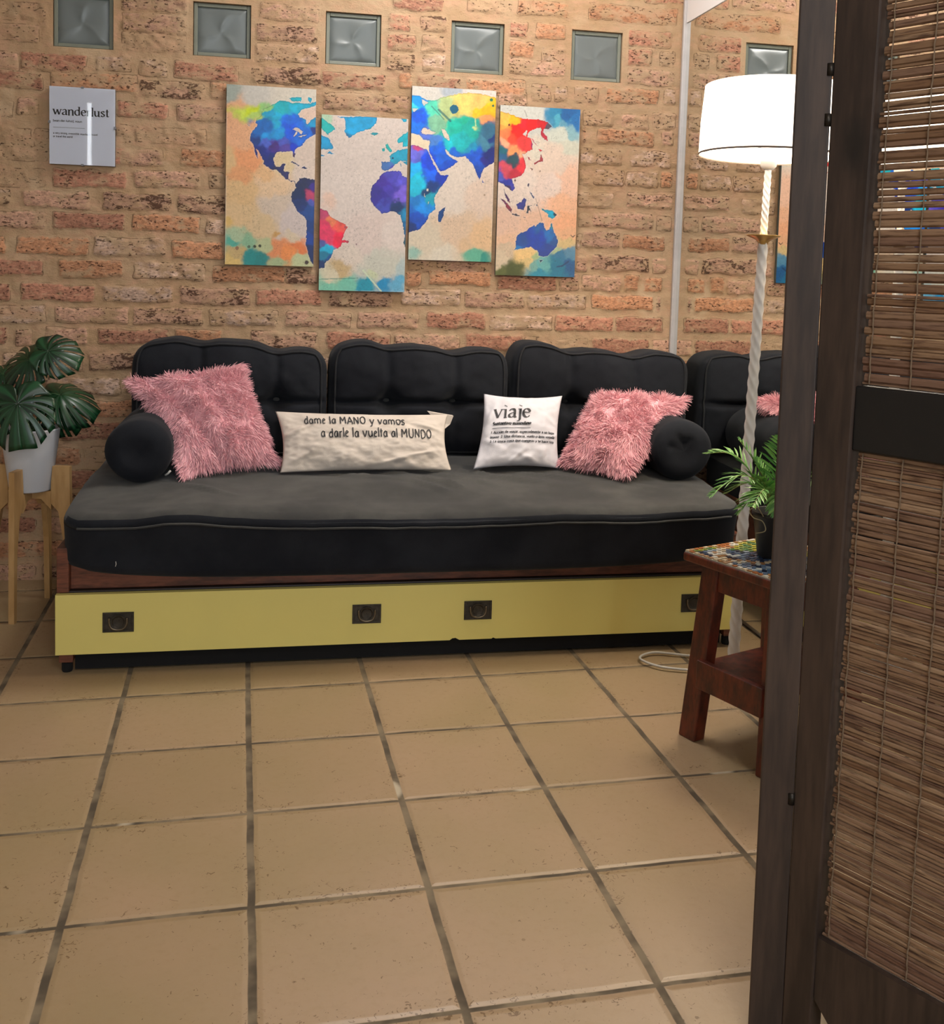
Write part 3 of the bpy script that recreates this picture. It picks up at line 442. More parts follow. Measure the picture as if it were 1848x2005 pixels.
# painted world map on four boards -------------------------------------------------
MAPS=[{'land':[[(0.403,0.874),(0.38,0.837),(0.331,0.82),(0.32,0.798),(0.351,0.784),(0.314,0.764),(0.287,0.748),(0.264,0.72),(0.271,0.693),(0.305,0.669),(0.319,0.63),(0.36,0.594),(0.35,0.621),(0.33,0.655),(0.361,0.64),(0.416,0.589),(0.419,0.568),(0.488,0.545),(0.532,0.538),(0.563,0.541),(0.626,0.518),(0.671,0.491),(0.699,0.491),(0.707,0.532),(0.65,0.534),(0.644,0.543),(0.668,0.577),(0.624,0.576),(0.606,0.56),(0.556,0.559),(0.527,0.592),(0.547,0.63),(0.597,0.644),(0.659,0.642),(0.696,0.648),(0.746,0.645),(0.753,0.617),(0.766,0.611),(0.775,0.63),(0.764,0.657),(0.851,0.685),(0.893,0.717),(0.955,0.737),(1.017,0.754),(1.013,0.847),(0.964,0.833),(0.939,0.823),(0.915,0.804),(0.896,0.806),(0.889,0.828),(0.813,0.844),(0.8,0.859),(0.836,0.881),(0.905,0.893),(1.01,0.914),(1.009,0.933),(0.935,0.921),(0.872,0.919),(0.766,0.922),(0.723,0.918),(0.673,0.928),(0.586,0.925),(0.538,0.909),(0.47,0.894)],[(0.697,0.944),(0.765,0.951),(0.84,0.952),(0.828,0.929),(0.748,0.924),(0.71,0.932)],[(0.908,0.954),(0.952,0.952),(0.941,0.921),(0.909,0.936)],[(0.711,0.586),(0.742,0.592),(0.83,0.569),(0.812,0.569),(0.736,0.584)],[(0.844,0.554),(0.875,0.566),(0.919,0.558),(0.888,0.552)],[(0.228,0.788),(0.259,0.776),(0.247,0.775)],[(0.595,0.522),(0.671,0.496),(0.734,0.474),(0.746,0.481),(0.771,0.478),(0.785,0.443),(0.749,0.42),(0.737,0.398),(0.735,0.376),(0.764,0.349),(0.822,0.303),(0.893,0.282),(0.913,0.261),(0.914,0.217),(0.914,0.154),(0.912,0.125),(0.932,0.091),(0.967,0.028),(0.993,0.013),(1.038,0.013),(1.016,0.492),(0.978,0.494),(0.909,0.502),(0.865,0.504),(0.827,0.497),(0.809,0.478),(0.788,0.468),(0.771,0.484),(0.727,0.482),(0.696,0.497),(0.701,0.531)]],'hole':[[(0.735,0.771),(0.772,0.784),(0.809,0.779),(0.86,0.759),(0.836,0.746),(0.798,0.763)],[(0.749,0.734),(0.785,0.763),(0.798,0.754),(0.761,0.731)],[(0.805,0.733),(0.898,0.746),(0.843,0.731)]],'lb':[(0.291,0.922,0.142,'b8c93a'),(0.152,0.887,0.098,'b5c65c'),(0.439,0.899,0.074,'8fbf7a'),(0.343,0.841,0.055,'a3bd6a'),(0.612,0.899,0.092,'1094ac'),(0.78,0.892,0.098,'1898c0'),(0.772,0.937,0.055,'2890a8'),(0.471,0.858,0.068,'1580b0'),(0.565,0.836,0.074,'2098c8'),(0.721,0.816,0.092,'0c60d0'),(0.382,0.766,0.105,'0a58a8'),(0.58,0.751,0.068,'1080c4'),(0.692,0.76,0.105,'0a50c8'),(0.842,0.74,0.105,'0860c8'),(0.965,0.805,0.074,'1488c0'),(0.967,0.762,0.037,'302878'),(0.31,0.7,0.062,'0c2870'),(0.445,0.719,0.055,'2a80c8'),(0.465,0.677,0.074,'5a58b8'),(0.632,0.694,0.086,'5a50b0'),(0.546,0.67,0.08,'4a1870'),(0.683,0.661,0.062,'5c3a90'),(0.411,0.635,0.074,'1c1870'),(0.487,0.585,0.08,'181068'),(0.638,0.543,0.074,'2c1c58'),(0.77,0.676,0.049,'0a38b8'),(0.766,0.627,0.031,'4a3050'),(0.689,0.506,0.055,'342058'),(0.879,0.467,0.098,'22104c'),(0.98,0.46,0.055,'40147c'),(0.831,0.41,0.08,'14104c'),(0.97,0.397,0.055,'b04868'),(0.971,0.366,0.043,'5a50a8'),(0.833,0.353,0.068,'0c2064'),(0.936,0.312,0.068,'0c3880'),(0.952,0.233,0.074,'0c2c70'),(0.955,0.155,0.074,'0c3488'),(0.972,0.06,0.074,'0c1c5c')],'bb':[(0.04,0.968,0.098,'909890'),(0.314,0.977,0.123,'b8b4ac'),(0.745,0.982,0.154,'c4bdb0'),(0.135,0.82,0.154,'cc9c78'),(0.168,0.73,0.154,'d0a07c'),(0.234,0.594,0.135,'d49468'),(0.05,0.589,0.092,'c8a87c'),(0.144,0.505,0.092,'cc9468'),(0.635,0.604,0.092,'ccb894'),(0.915,0.659,0.123,'c8b8ac'),(0.452,0.513,0.092,'d0aa80'),(0.888,0.549,0.092,'ccbcb0'),(0.906,0.862,0.074,'d0b8a8'),(0.144,0.495,0.074,'cc9468'),(0.147,0.403,0.154,'c8a87c'),(0.15,0.294,0.154,'c8ac84'),(0.516,0.458,0.123,'d0b494'),(0.552,0.334,0.123,'c0b0a0'),(0.743,0.245,0.123,'c0b4b0'),(0.399,0.237,0.123,'c4ac88'),(0.046,0.245,0.062,'c8a868'),(0.123,0.154,0.074,'a0b494'),(0.092,0.128,0.068,'50a090'),(0.247,0.125,0.068,'80a888'),(0.125,0.076,0.068,'b8a070'),(0.281,0.047,0.062,'208080'),(0.375,0.027,0.062,'107878'),(0.095,0.025,0.062,'ccb070'),(0.453,0.113,0.055,'a8b088'),(0.592,0.084,0.086,'cc8458'),(0.811,0.108,0.074,'d07848'),(0.687,0.07,0.074,'d88850'),(0.557,0.181,0.025,'b89058'),(0.594,0.015,0.062,'98a880'),(0.846,0.039,0.062,'b0b890'),(0.745,0.182,0.074,'c8b8a0')],'dots':[(0.332,0.105,0.017,'303820'),(0.391,0.109,0.017,'303820'),(0.923,0.024,0.023,'403028'),(0.266,0.103,0.017,'506850'),(0.134,0.092,0.022,'8c6848')],'segs':[]},{'land':[[(0.18,0.99),(0.261,0.985),(0.275,0.939),(0.262,0.906),(0.316,0.871),(0.41,0.909),(0.559,0.932),(0.626,0.967),(0.641,1.007)],[(-0.013,0.985),(0.074,0.955),(0.141,0.936),(0.154,0.917),(0.108,0.903),(0.074,0.886),(-0.013,0.926)],[(-0.013,0.887),(0.088,0.869),(0.142,0.811),(0.075,0.803),(-0.012,0.805)],[(0.095,0.797),(0.153,0.777),(0.068,0.783)],[(-0.012,0.771),(0.062,0.771),(-0.012,0.762)],[(0.559,0.906),(0.6,0.914),(0.657,0.908),(0.608,0.895)],[(1.009,0.932),(0.927,0.904),(0.87,0.873),(0.894,0.859),(0.942,0.868),(0.942,0.841),(1.011,0.843)],[(0.744,0.847),(0.771,0.854),(0.823,0.809),(0.793,0.805),(0.751,0.824)],[(0.697,0.823),(0.737,0.83),(0.731,0.81),(0.704,0.81)],[(1.011,0.833),(0.888,0.82),(0.82,0.799),(0.779,0.784),(0.807,0.765),(0.794,0.751),(0.698,0.749),(0.699,0.709),(0.74,0.697),(0.795,0.705),(0.863,0.739),(0.917,0.76),(1.013,0.759)],[(0.938,0.758),(0.958,0.751),(0.993,0.735),(1.014,0.736),(1.013,0.756)],[(0.917,0.744),(0.931,0.744),(0.929,0.721)],[(0.727,0.687),(0.795,0.698),(0.932,0.701),(0.947,0.674),(1.023,0.662),(1.035,0.221),(0.999,0.262),(0.973,0.289),(0.99,0.33),(0.968,0.384),(0.932,0.445),(0.855,0.47),(0.718,0.451),(0.635,0.487),(0.58,0.52),(0.579,0.567),(0.592,0.607),(0.673,0.649),(0.686,0.669)],[(-0.017,0.47),(0.078,0.458),(0.119,0.425),(0.295,0.381),(0.32,0.368),(0.276,0.32),(0.262,0.293),(0.337,0.287),(0.331,0.277),(0.263,0.279),(0.249,0.259),(0.215,0.245),(0.161,0.231),(0.134,0.19),(0.067,0.155),(0.06,0.128),(-0.014,0.121)],[(0.911,1.003),(0.993,1.005),(0.98,0.982),(0.939,0.984)]],'hole':[],'lb':[(0.396,0.962,0.162,'1090cc'),(0.303,0.881,0.041,'1868a0'),(0.047,0.947,0.081,'3898a0'),(0.075,0.836,0.095,'1884bc'),(0.941,0.881,0.081,'189cb8'),(0.765,0.831,0.054,'3898a0'),(0.916,0.787,0.108,'3888b0'),(0.74,0.724,0.068,'5060a0'),(0.6,0.9,0.054,'1888a0'),(0.714,0.629,0.108,'4c2890'),(0.661,0.561,0.122,'3a2080'),(0.784,0.59,0.095,'5034a0'),(0.933,0.654,0.081,'6a50c0'),(0.949,0.566,0.095,'8a5cc8'),(0.717,0.495,0.081,'4a40a0'),(0.896,0.498,0.068,'142460'),(0.823,0.678,0.081,'5840a8'),(0.98,0.445,0.068,'2078b0'),(0.996,0.378,0.081,'205890'),(1.013,0.262,0.081,'385068'),(0.037,0.451,0.081,'b04868'),(0.132,0.405,0.068,'e08060'),(0.214,0.366,0.095,'e06058'),(0.079,0.337,0.108,'d84868'),(0.215,0.292,0.081,'e03850'),(0.025,0.276,0.054,'5a4c90'),(0.08,0.237,0.081,'30a0d0'),(0.039,0.196,0.068,'186890'),(0.107,0.183,0.068,'1c4c90'),(0.026,0.141,0.068,'182058')],'bb':[(0.033,0.98,0.068,'a8c4a8'),(0.234,0.958,0.081,'d0c0b8'),(0.735,0.963,0.135,'ccc0b8'),(0.331,0.789,0.338,'c8bcb4'),(0.333,0.589,0.338,'ccc0b8'),(0.542,0.324,0.27,'ccbcb4'),(0.817,0.328,0.162,'d0c4bc'),(0.131,0.519,0.108,'d4b8a8'),(0.379,0.22,0.162,'ccc0b4'),(0.244,0.13,0.095,'b8a078'),(0.683,0.156,0.203,'bcbcb0'),(0.135,0.088,0.081,'c8c0a8'),(0.615,0.1,0.081,'b8c0a0'),(0.136,0.048,0.095,'78b8a0'),(0.341,0.043,0.081,'70b4a0'),(0.533,0.038,0.095,'1888a0'),(0.754,0.054,0.081,'1c80b0'),(0.907,0.055,0.068,'60a0c0'),(0.961,0.125,0.081,'a8b8b8')],'dots':[(0.296,0.367,0.014,'a04850'),(0.324,0.284,0.014,'a03848'),(0.426,0.271,0.009,'806068'),(0.828,0.772,0.012,'204060')],'segs':[(0.006,0.063,0.45,0.075,0.005,'508878'),(0.511,0.12,0.727,0.002,0.009,'c8d8b8')]},{'land':[[(-0.016,0.947),(0.08,0.947),(0.178,0.922),(0.262,0.925),(0.372,0.948),(0.54,0.97),(0.68,0.981),(0.822,0.978),(1.016,0.959),(1.009,0.587),(0.882,0.549),(0.854,0.521),(0.827,0.478),(0.783,0.526),(0.738,0.573),(0.695,0.589),(0.652,0.611),(0.553,0.604),(0.483,0.612),(0.425,0.645),(0.4,0.648),(0.426,0.618),(0.476,0.602),(0.568,0.58),(0.471,0.541),(0.36,0.515),(0.274,0.577),(0.224,0.623),(0.208,0.657),(0.228,0.691),(0.144,0.699),(0.095,0.722),(-0.009,0.729)],[(-0.033,0.651),(0.042,0.665),(0.132,0.648),(0.195,0.64),(0.275,0.557),(0.346,0.504),(0.368,0.495),(0.456,0.5),(0.418,0.458),(0.322,0.395),(0.293,0.361),(0.312,0.3),(0.229,0.265),(0.217,0.231),(0.121,0.176),(-0.016,0.155)],[(0.43,0.316),(0.354,0.287),(0.339,0.246),(0.349,0.223),(0.384,0.23),(0.417,0.282)],[(0.858,0.483),(0.888,0.467),(0.863,0.461)]],'hole':[[(0.115,0.742),(0.142,0.763),(0.212,0.758),(0.293,0.737),(0.227,0.728),(0.144,0.726)],[(0.351,0.768),(0.407,0.756),(0.45,0.723),(0.451,0.7),(0.395,0.715)],[(0.109,0.927),(0.193,0.909),(0.138,0.891)],[(0.004,0.875),(0.083,0.871),(0.015,0.851)],[(0.2,0.414),(0.221,0.417),(0.222,0.4),(0.204,0.4)],[(0.162,0.389),(0.172,0.389),(0.187,0.363),(0.173,0.373)],[(0.22,0.343),(0.229,0.343),(0.23,0.319)]],'lb':[(0.082,0.91,0.098,'1888dc'),(0.113,0.816,0.105,'0c58d8'),(0.059,0.761,0.084,'1070e0'),(0.028,0.881,0.056,'60c0e0'),(0.236,0.867,0.112,'70c0b0'),(0.308,0.801,0.126,'88c0a0'),(0.402,0.891,0.112,'b8c890'),(0.501,0.881,0.077,'d0c880'),(0.626,0.925,0.154,'ecd080'),(0.824,0.944,0.112,'ecc078'),(0.897,0.898,0.112,'f0b820'),(0.755,0.881,0.084,'f0c450'),(0.899,0.837,0.07,'f0a070'),(0.519,0.779,0.112,'20a098'),(0.66,0.783,0.154,'109898'),(0.63,0.816,0.084,'189888'),(0.759,0.778,0.042,'c8e0a0'),(0.902,0.755,0.112,'405c80'),(0.96,0.729,0.056,'102870'),(0.862,0.692,0.098,'507090'),(0.606,0.707,0.126,'10a0b0'),(0.692,0.668,0.084,'1880b0'),(0.466,0.676,0.084,'20b0c8'),(0.394,0.736,0.07,'50a8a8'),(0.524,0.63,0.084,'1060c8'),(0.751,0.608,0.126,'0c50c0'),(0.825,0.534,0.07,'1040a0'),(0.921,0.639,0.098,'1c1470'),(0.894,0.604,0.056,'302080'),(0.269,0.706,0.084,'6078c8'),(0.185,0.727,0.07,'7070d0'),(0.356,0.62,0.112,'0c60d8'),(0.484,0.568,0.07,'1048b8'),(0.091,0.648,0.056,'c05080'),(0.064,0.613,0.098,'8068d0'),(0.066,0.573,0.07,'7060c8'),(0.067,0.533,0.084,'40a8f0'),(0.205,0.562,0.098,'1048d0'),(0.097,0.479,0.098,'18b0d8'),(0.235,0.495,0.098,'1060e0'),(0.376,0.471,0.084,'1438b0'),(0.251,0.435,0.07,'143078'),(0.072,0.405,0.084,'18a8d0'),(0.183,0.393,0.056,'1c3468'),(0.24,0.36,0.07,'1890b0'),(0.073,0.357,0.084,'1070c0'),(0.186,0.312,0.112,'1080d8'),(0.048,0.289,0.07,'1c5cb8'),(0.105,0.23,0.112,'0c48b0'),(0.052,0.188,0.084,'082870'),(0.176,0.204,0.07,'202c80'),(0.383,0.274,0.084,'203878')],'bb':[(0.19,0.973,0.169,'ccc8c0'),(0.469,0.988,0.126,'a8b0b8'),(0.822,0.985,0.169,'d8ccc4'),(0.034,0.687,0.084,'e0d0b4'),(0.628,0.489,0.211,'d4c8bc'),(0.845,0.391,0.211,'d4c0b0'),(0.492,0.351,0.211,'d4c8bc'),(0.569,0.182,0.253,'d0b8a0'),(0.854,0.151,0.169,'d4b490'),(0.221,0.109,0.211,'ccc0ac'),(0.084,0.054,0.084,'90b4a8'),(0.363,0.036,0.169,'d0c8b8'),(0.787,0.034,0.112,'60a890'),(0.916,0.021,0.07,'388c80'),(0.657,0.094,0.112,'ccb090'),(0.17,0.75,0.042,'dcc8b8'),(0.394,0.736,0.028,'d8c8b8')],'dots':[(0.501,0.881,0.052,'106080'),(0.945,0.947,0.02,'207858'),(0.968,0.914,0.014,'307050'),(0.895,0.393,0.013,'a89078')],'segs':[(0.319,0.872,0.461,0.812,0.013,'206868'),(0.235,0.89,0.384,0.82,0.006,'407870'),(0.757,0.833,0.765,0.792,0.007,'c8e0a0')]},{'land':[[(-0.018,0.897),(-0.009,0.963),(0.1,0.954),(0.205,0.937),(0.285,0.927),(0.383,0.927),(0.47,0.93),(0.544,0.923),(0.607,0.909),(0.646,0.89),(0.597,0.871),(0.554,0.876),(0.542,0.861),(0.512,0.846),(0.523,0.869),(0.504,0.88),(0.454,0.876),(0.424,0.867),(0.375,0.857),(0.346,0.839),(0.346,0.825),(0.39,0.811),(0.417,0.783),(0.413,0.751),(0.37,0.741),(0.334,0.726),(0.285,0.719),(0.311,0.699),(0.324,0.679),(0.338,0.647),(0.316,0.609),(0.28,0.591),(0.207,0.578),(0.164,0.571),(0.21,0.519),(0.186,0.498),(0.149,0.507),(0.086,0.529),(0.055,0.543),(-0.007,0.551)],[(0.512,0.852),(0.542,0.858),(0.588,0.83),(0.597,0.804),(0.564,0.812),(0.512,0.84)],[(0.487,0.757),(0.543,0.745),(0.506,0.738)],[(0.52,0.725),(0.549,0.698),(0.547,0.683),(0.485,0.676),(0.443,0.659),(0.436,0.672),(0.509,0.691)],[(0.347,0.714),(0.406,0.684),(0.373,0.689)],[(0.376,0.642),(0.429,0.637),(0.414,0.627)],[(0.369,0.551),(0.388,0.549),(0.38,0.524),(0.364,0.536)],[(0.201,0.569),(0.219,0.569),(0.214,0.557)],[(0.378,0.82),(0.415,0.809),(0.48,0.77),(0.454,0.781)],[(0.071,0.521),(0.088,0.489),(0.133,0.464),(0.153,0.429),(0.121,0.443),(0.089,0.472),(0.072,0.498)],[(0.035,0.456),(0.066,0.451),(0.122,0.428),(0.186,0.394),(0.175,0.373),(0.124,0.393),(0.079,0.431)],[(0.184,0.368),(0.243,0.364),(0.293,0.354),(0.244,0.354),(0.188,0.36)],[(0.312,0.35),(0.356,0.349),(0.35,0.345)],[(0.234,0.421),(0.289,0.437),(0.324,0.464),(0.356,0.455),(0.352,0.42),(0.322,0.39),(0.254,0.398)],[(0.371,0.414),(0.367,0.373),(0.383,0.373),(0.391,0.394),(0.423,0.377),(0.403,0.403),(0.396,0.415),(0.439,0.42),(0.377,0.42)],[(0.546,0.408),(0.591,0.397),(0.635,0.397),(0.692,0.392),(0.744,0.369),(0.726,0.357),(0.689,0.346),(0.65,0.353),(0.623,0.379),(0.566,0.393)],[(0.396,0.509),(0.435,0.483),(0.461,0.472),(0.449,0.46),(0.423,0.477)],[(0.482,0.428),(0.501,0.422),(0.489,0.416)],[(0.224,0.152),(0.248,0.17),(0.243,0.205),(0.259,0.241),(0.299,0.257),(0.373,0.266),(0.41,0.287),(0.459,0.303),(0.49,0.297),(0.52,0.318),(0.558,0.322),(0.59,0.316),(0.591,0.296),(0.624,0.275),(0.655,0.281),(0.687,0.323),(0.709,0.276),(0.753,0.243),(0.78,0.211),(0.763,0.184),(0.647,0.122),(0.596,0.117),(0.533,0.124),(0.524,0.154),(0.487,0.157),(0.429,0.174),(0.354,0.165)],[(0.547,0.097),(0.598,0.098),(0.554,0.082)]],'hole':[[(0.29,0.835),(0.332,0.862),(0.344,0.856),(0.328,0.824)]],'lb':[(0.071,0.925,0.099,'f0c068'),(0.181,0.919,0.062,'f8b838'),(0.031,0.875,0.074,'f0a860'),(0.082,0.836,0.08,'f88860'),(0.262,0.895,0.074,'f04048'),(0.203,0.868,0.056,'e82020'),(0.397,0.901,0.086,'f83840'),(0.503,0.898,0.068,'c82838'),(0.608,0.892,0.037,'504858'),(0.254,0.828,0.074,'f84038'),(0.169,0.815,0.062,'e85848'),(0.318,0.781,0.093,'e85050'),(0.399,0.774,0.037,'a03060'),(0.079,0.784,0.049,'f8b090'),(0.051,0.737,0.056,'105870'),(0.053,0.694,0.056,'305080'),(0.176,0.682,0.062,'283c50'),(0.173,0.731,0.049,'f0a070'),(0.273,0.71,0.043,'f4a888'),(0.301,0.652,0.062,'e04850'),(0.087,0.634,0.068,'d05868'),(0.229,0.613,0.062,'b83848'),(0.046,0.587,0.049,'5850a8'),(0.116,0.547,0.062,'383090'),(0.173,0.519,0.043,'4c3ca0'),(0.556,0.835,0.056,'b83848'),(0.534,0.698,0.049,'a04048'),(0.385,0.701,0.037,'a04040'),(0.401,0.634,0.031,'80483c'),(0.379,0.537,0.037,'504860'),(0.101,0.487,0.037,'402858'),(0.127,0.449,0.037,'503060'),(0.136,0.408,0.049,'803848'),(0.237,0.359,0.056,'403c4c'),(0.296,0.419,0.062,'403480'),(0.285,0.401,0.037,'604070'),(0.391,0.397,0.049,'38404c'),(0.578,0.396,0.025,'307890'),(0.668,0.377,0.043,'1890b8'),(0.731,0.369,0.019,'102848'),(0.436,0.477,0.031,'504870'),(0.301,0.218,0.074,'04408c'),(0.279,0.173,0.049,'1068b0'),(0.482,0.226,0.124,'04389c'),(0.51,0.28,0.068,'0454a0'),(0.685,0.306,0.037,'2078a0'),(0.657,0.251,0.068,'0460ac'),(0.612,0.167,0.093,'04348c'),(0.573,0.092,0.031,'203c48'),(0.742,0.213,0.049,'04448c')],'bb':[(0.405,0.97,0.124,'c8c8c0'),(0.684,0.972,0.099,'3080a8'),(0.84,0.981,0.093,'0c5c98'),(0.938,0.926,0.093,'1868a8'),(0.717,0.941,0.056,'50a0b8'),(0.814,0.899,0.056,'6098b0'),(0.755,0.848,0.093,'c8ccc0'),(0.911,0.861,0.056,'88b0b8'),(0.854,0.777,0.111,'c8c8b8'),(0.735,0.687,0.154,'d8c4b4'),(0.869,0.571,0.154,'e0b8a0'),(0.481,0.74,0.062,'d4ccbc'),(0.307,0.547,0.093,'dcccc0'),(0.682,0.539,0.124,'dcc8bc'),(0.073,0.31,0.124,'d4b4a0'),(0.187,0.488,0.124,'d8c8bc'),(0.815,0.438,0.124,'e0b090'),(0.853,0.349,0.093,'e0a884'),(0.382,0.329,0.074,'d8b49c'),(0.891,0.26,0.074,'d8a884'),(0.109,0.222,0.093,'d8b498'),(0.883,0.2,0.074,'c8b080'),(0.053,0.103,0.093,'c8b8a0'),(0.112,0.148,0.074,'c4b098'),(0.362,0.135,0.086,'dcbc84'),(0.397,0.081,0.062,'ccb480'),(0.508,0.121,0.037,'98ac80'),(0.181,0.035,0.08,'444c24'),(0.057,0.025,0.049,'545c30'),(0.274,0.044,0.049,'485028'),(0.493,0.046,0.056,'70a098'),(0.619,0.062,0.068,'60a0a0'),(0.837,0.124,0.074,'306c90'),(0.932,0.14,0.068,'50809c'),(0.779,0.048,0.093,'146c88'),(0.938,0.064,0.08,'0c5080'),(0.772,0.153,0.043,'a8b890'),(0.527,0.016,0.074,'2c8098')],'dots':[(0.116,0.887,0.014,'803020'),(0.21,0.563,0.012,'604840'),(0.517,0.624,0.011,'a08878')],'segs':[(0.778,0.06,0.841,0.066,0.01,'04305c'),(0.841,0.066,0.916,0.094,0.01,'04305c'),(0.474,0.463,0.564,0.331,0.004,'907868'),(0.937,0.251,0.963,0.241,0.006,'403830'),(0.963,0.241,0.985,0.252,0.006,'403830'),(0.301,0.976,0.333,0.94,0.005,'908c88')]}]
PAN = [(-0.0025, 0.2905, 1.069, 1.663), (0.310, 0.6035, 0.990, 1.582), (0.6145, 0.9075, 1.1035, 1.695), (0.924, 1.2125, 1.0585, 1.6485)]
PLAB = ['leftmost map panel, tall board with North America in blue and purple on orange-beige',
        'lowest hung map panel, second from left, with western Africa, Brazil and the Atlantic',
        'highest hung map panel, third from left, with eastern Africa, India and yellow Russia',
        'rightmost map panel, with red eastern Asia and blue Australia']
def pip(px, py, poly):
    ins = np.zeros(px.shape, bool); n = len(poly)
    for i in range(n):
        x1, y1 = poly[i]; x2, y2 = poly[(i + 1) % n]
        if y1 == y2: continue
        c = ((y1 > py) != (y2 > py)) & (px < (x2 - x1) * (py - y1) / (y2 - y1) + x1); ins ^= c
    return ins
def blobcol(u, v, blobs, asp, seed):
    du = (fbm(u, v * asp, 9, seed, 4) - .5) * .12; dv = (fbm(u, v * asp, 9, seed + 40, 4) - .5) * .16
    W = 0; S = 0
    for (bu, bv, r, h) in blobs:
        d2 = ((u + du - bu) ** 2 + ((v - bv) * asp + dv) ** 2) / (r * r) + .02
        w = d2 ** -3.6; W = W + w; S = S + w[..., None] * np.array(lin(h))
    return S / W[..., None]
pm = mat('painted_board', (1, 1, 1), 0.45); t = NT(pm)
ac = t.n('Attribute', attribute_name='paint').outputs['Color']; tc = t.n('TexCoord').outputs['Object']
tex = t.mapr(t.noise(tc, 120, 5, 0.7), 0.3, 0.7, 0.93, 1.08)
vmul = t.n('VectorMath', operation='SCALE'); t.l(ac, vmul.inputs[0]); t.l(tex, vmul.inputs['Scale']); t.l(vmul.outputs[0], t.b.inputs['Base Color'])
side = mat('board_edge', (0.10, 0.12, 0.11), 0.6)
for i, (x0, x1, z0, z1) in enumerate(PAN):
    D = MAPS[i]; w, h = x1 - x0, z1 - z0; asp = h / w; nu, nv = 180, 364
    U, Vv = np.meshgrid(np.linspace(0, 1, nu), np.linspace(0, 1, nv), indexing='ij')
    ju = U + (vn(U, Vv * asp, 55, 3) - .5) * .012; jv = Vv + (vn(U, Vv * asp, 55, 8) - .5) * .006
    L = np.zeros(U.shape, bool)
    for p in D['land']: L |= pip(ju, jv, p)
    for p in D['hole']: L &= ~pip(ju, jv, p)
    col = blobcol(U, Vv, D['bb'], asp, 3 + i)
    gr = fbm(U, Vv * asp, 40, 60 + i, 4); col *= (0.90 + .20 * gr)[..., None]
    spk = (fbm(U, Vv * asp, 85, 70 + i, 2) > .74) & (fbm(U, Vv * asp, 6, 80 + i, 3) > .5); col[spk] *= .72
    lc = blobcol(U, Vv, D['lb'], asp, 20 + i)
    lc *= (0.72 + .6 * fbm(U, Vv * asp, 16, 33 + i, 5))[..., None]
    # alpha with soft Alaska on the first board
    a = L.astype(float)
    if i == 0:
        al = np.clip(1.25 - np.hypot((U - .29) / .27, (Vv - .855 + .02 * np.sin(U * 9)) / .055) + (fbm(U, Vv * asp, 14, 5) - .5) * .9, 0, 1)
        a = np.maximum(a, np.where(L, 1, sstep(.15, .8, al)))
    # pale halo along the coast
    k = np.zeros_like(a)
    for dx_, dy_ in ((2, 0), (-2, 0), (0, 2), (0, -2)): k = np.maximum(k, np.roll(L, (dx_, dy_), (0, 1)))
    for A_ in (lc, col):
        g_ = A_.mean(-1, keepdims=True); A_[:] = np.clip(g_ + (A_ - g_) * (1.15 if A_ is lc else 1.08), .004, 1) * (.95 if A_ is lc else 1.06)
    bl_ = lc[..., 2] > lc[..., 0] * 2.2; lc[bl_, 1] = np.minimum(lc[bl_, 1] * 1.30 + .012, 1); lc[bl_, 2] *= 1.15; lc[bl_, 0] *= .75
    halo = (k > 0) & ~L; col[halo] = col[halo] * .75 + np.array([.72, .70, .68]) * .25
    inner = L & (sum(np.roll(~L, s, (0, 1)) for s in ((2, 0), (-2, 0), (0, 2), (0, -2))) > 0)
    lc[inner] *= .72
    col = col * (1 - a[..., None]) + lc * a[..., None]
    for (bu, bv, r, hx) in D['dots']: q = (U - bu) ** 2 + ((Vv - bv) * asp) ** 2 < (r * (1 + .3 * (gr - .5))) ** 2; col[q] = lin(hx)
    for (u1, v1, u2, v2, r, hx) in D['segs']:
        ax, ay = u2 - u1, (v2 - v1) * asp; bx_, by_ = U - u1, (Vv - v1) * asp
        tt = np.clip((bx_ * ax + by_ * ay) / (ax * ax + ay * ay), 0, 1); q = np.hypot(bx_ - tt * ax, by_ - tt * ay) < r; col[q] = np.array(lin(hx)) * .8 + col[q] * .2
    e = tag(empty('map_panel', ((x0 + x1) / 2, -0.004, (z0 + z1) / 2)), PLAB[i], 'picture', 'four painted boards that make up one world map')
    P = np.stack([(U - .5) * w, np.full(U.shape, -.0165), (Vv - .5) * h], -1).reshape(-1, 3)
    ix = np.arange(nu * nv).reshape(nu, nv); Fq = np.stack([ix[:-1, :-1], ix[1:, :-1], ix[1:, 1:], ix[:-1, 1:]], -1).reshape(-1, 4)
    me = bpy.data.meshes.new('painted_face'); me.from_pydata(P.tolist(), [], Fq.tolist()); me.update()
    at = me.attributes.new('paint', 'FLOAT_COLOR', 'POINT'); cc = np.ones((nu * nv, 4), np.float32); cc[:, :3] = np.clip(col, 0, 1).reshape(-1, 3); at.data.foreach_set('color', cc.ravel())
    link('painted_face', me, pm, e)
    box('board', (-w / 2, -.016, -h / 2), (w / 2, .0, h / 2), side, e, .0012)
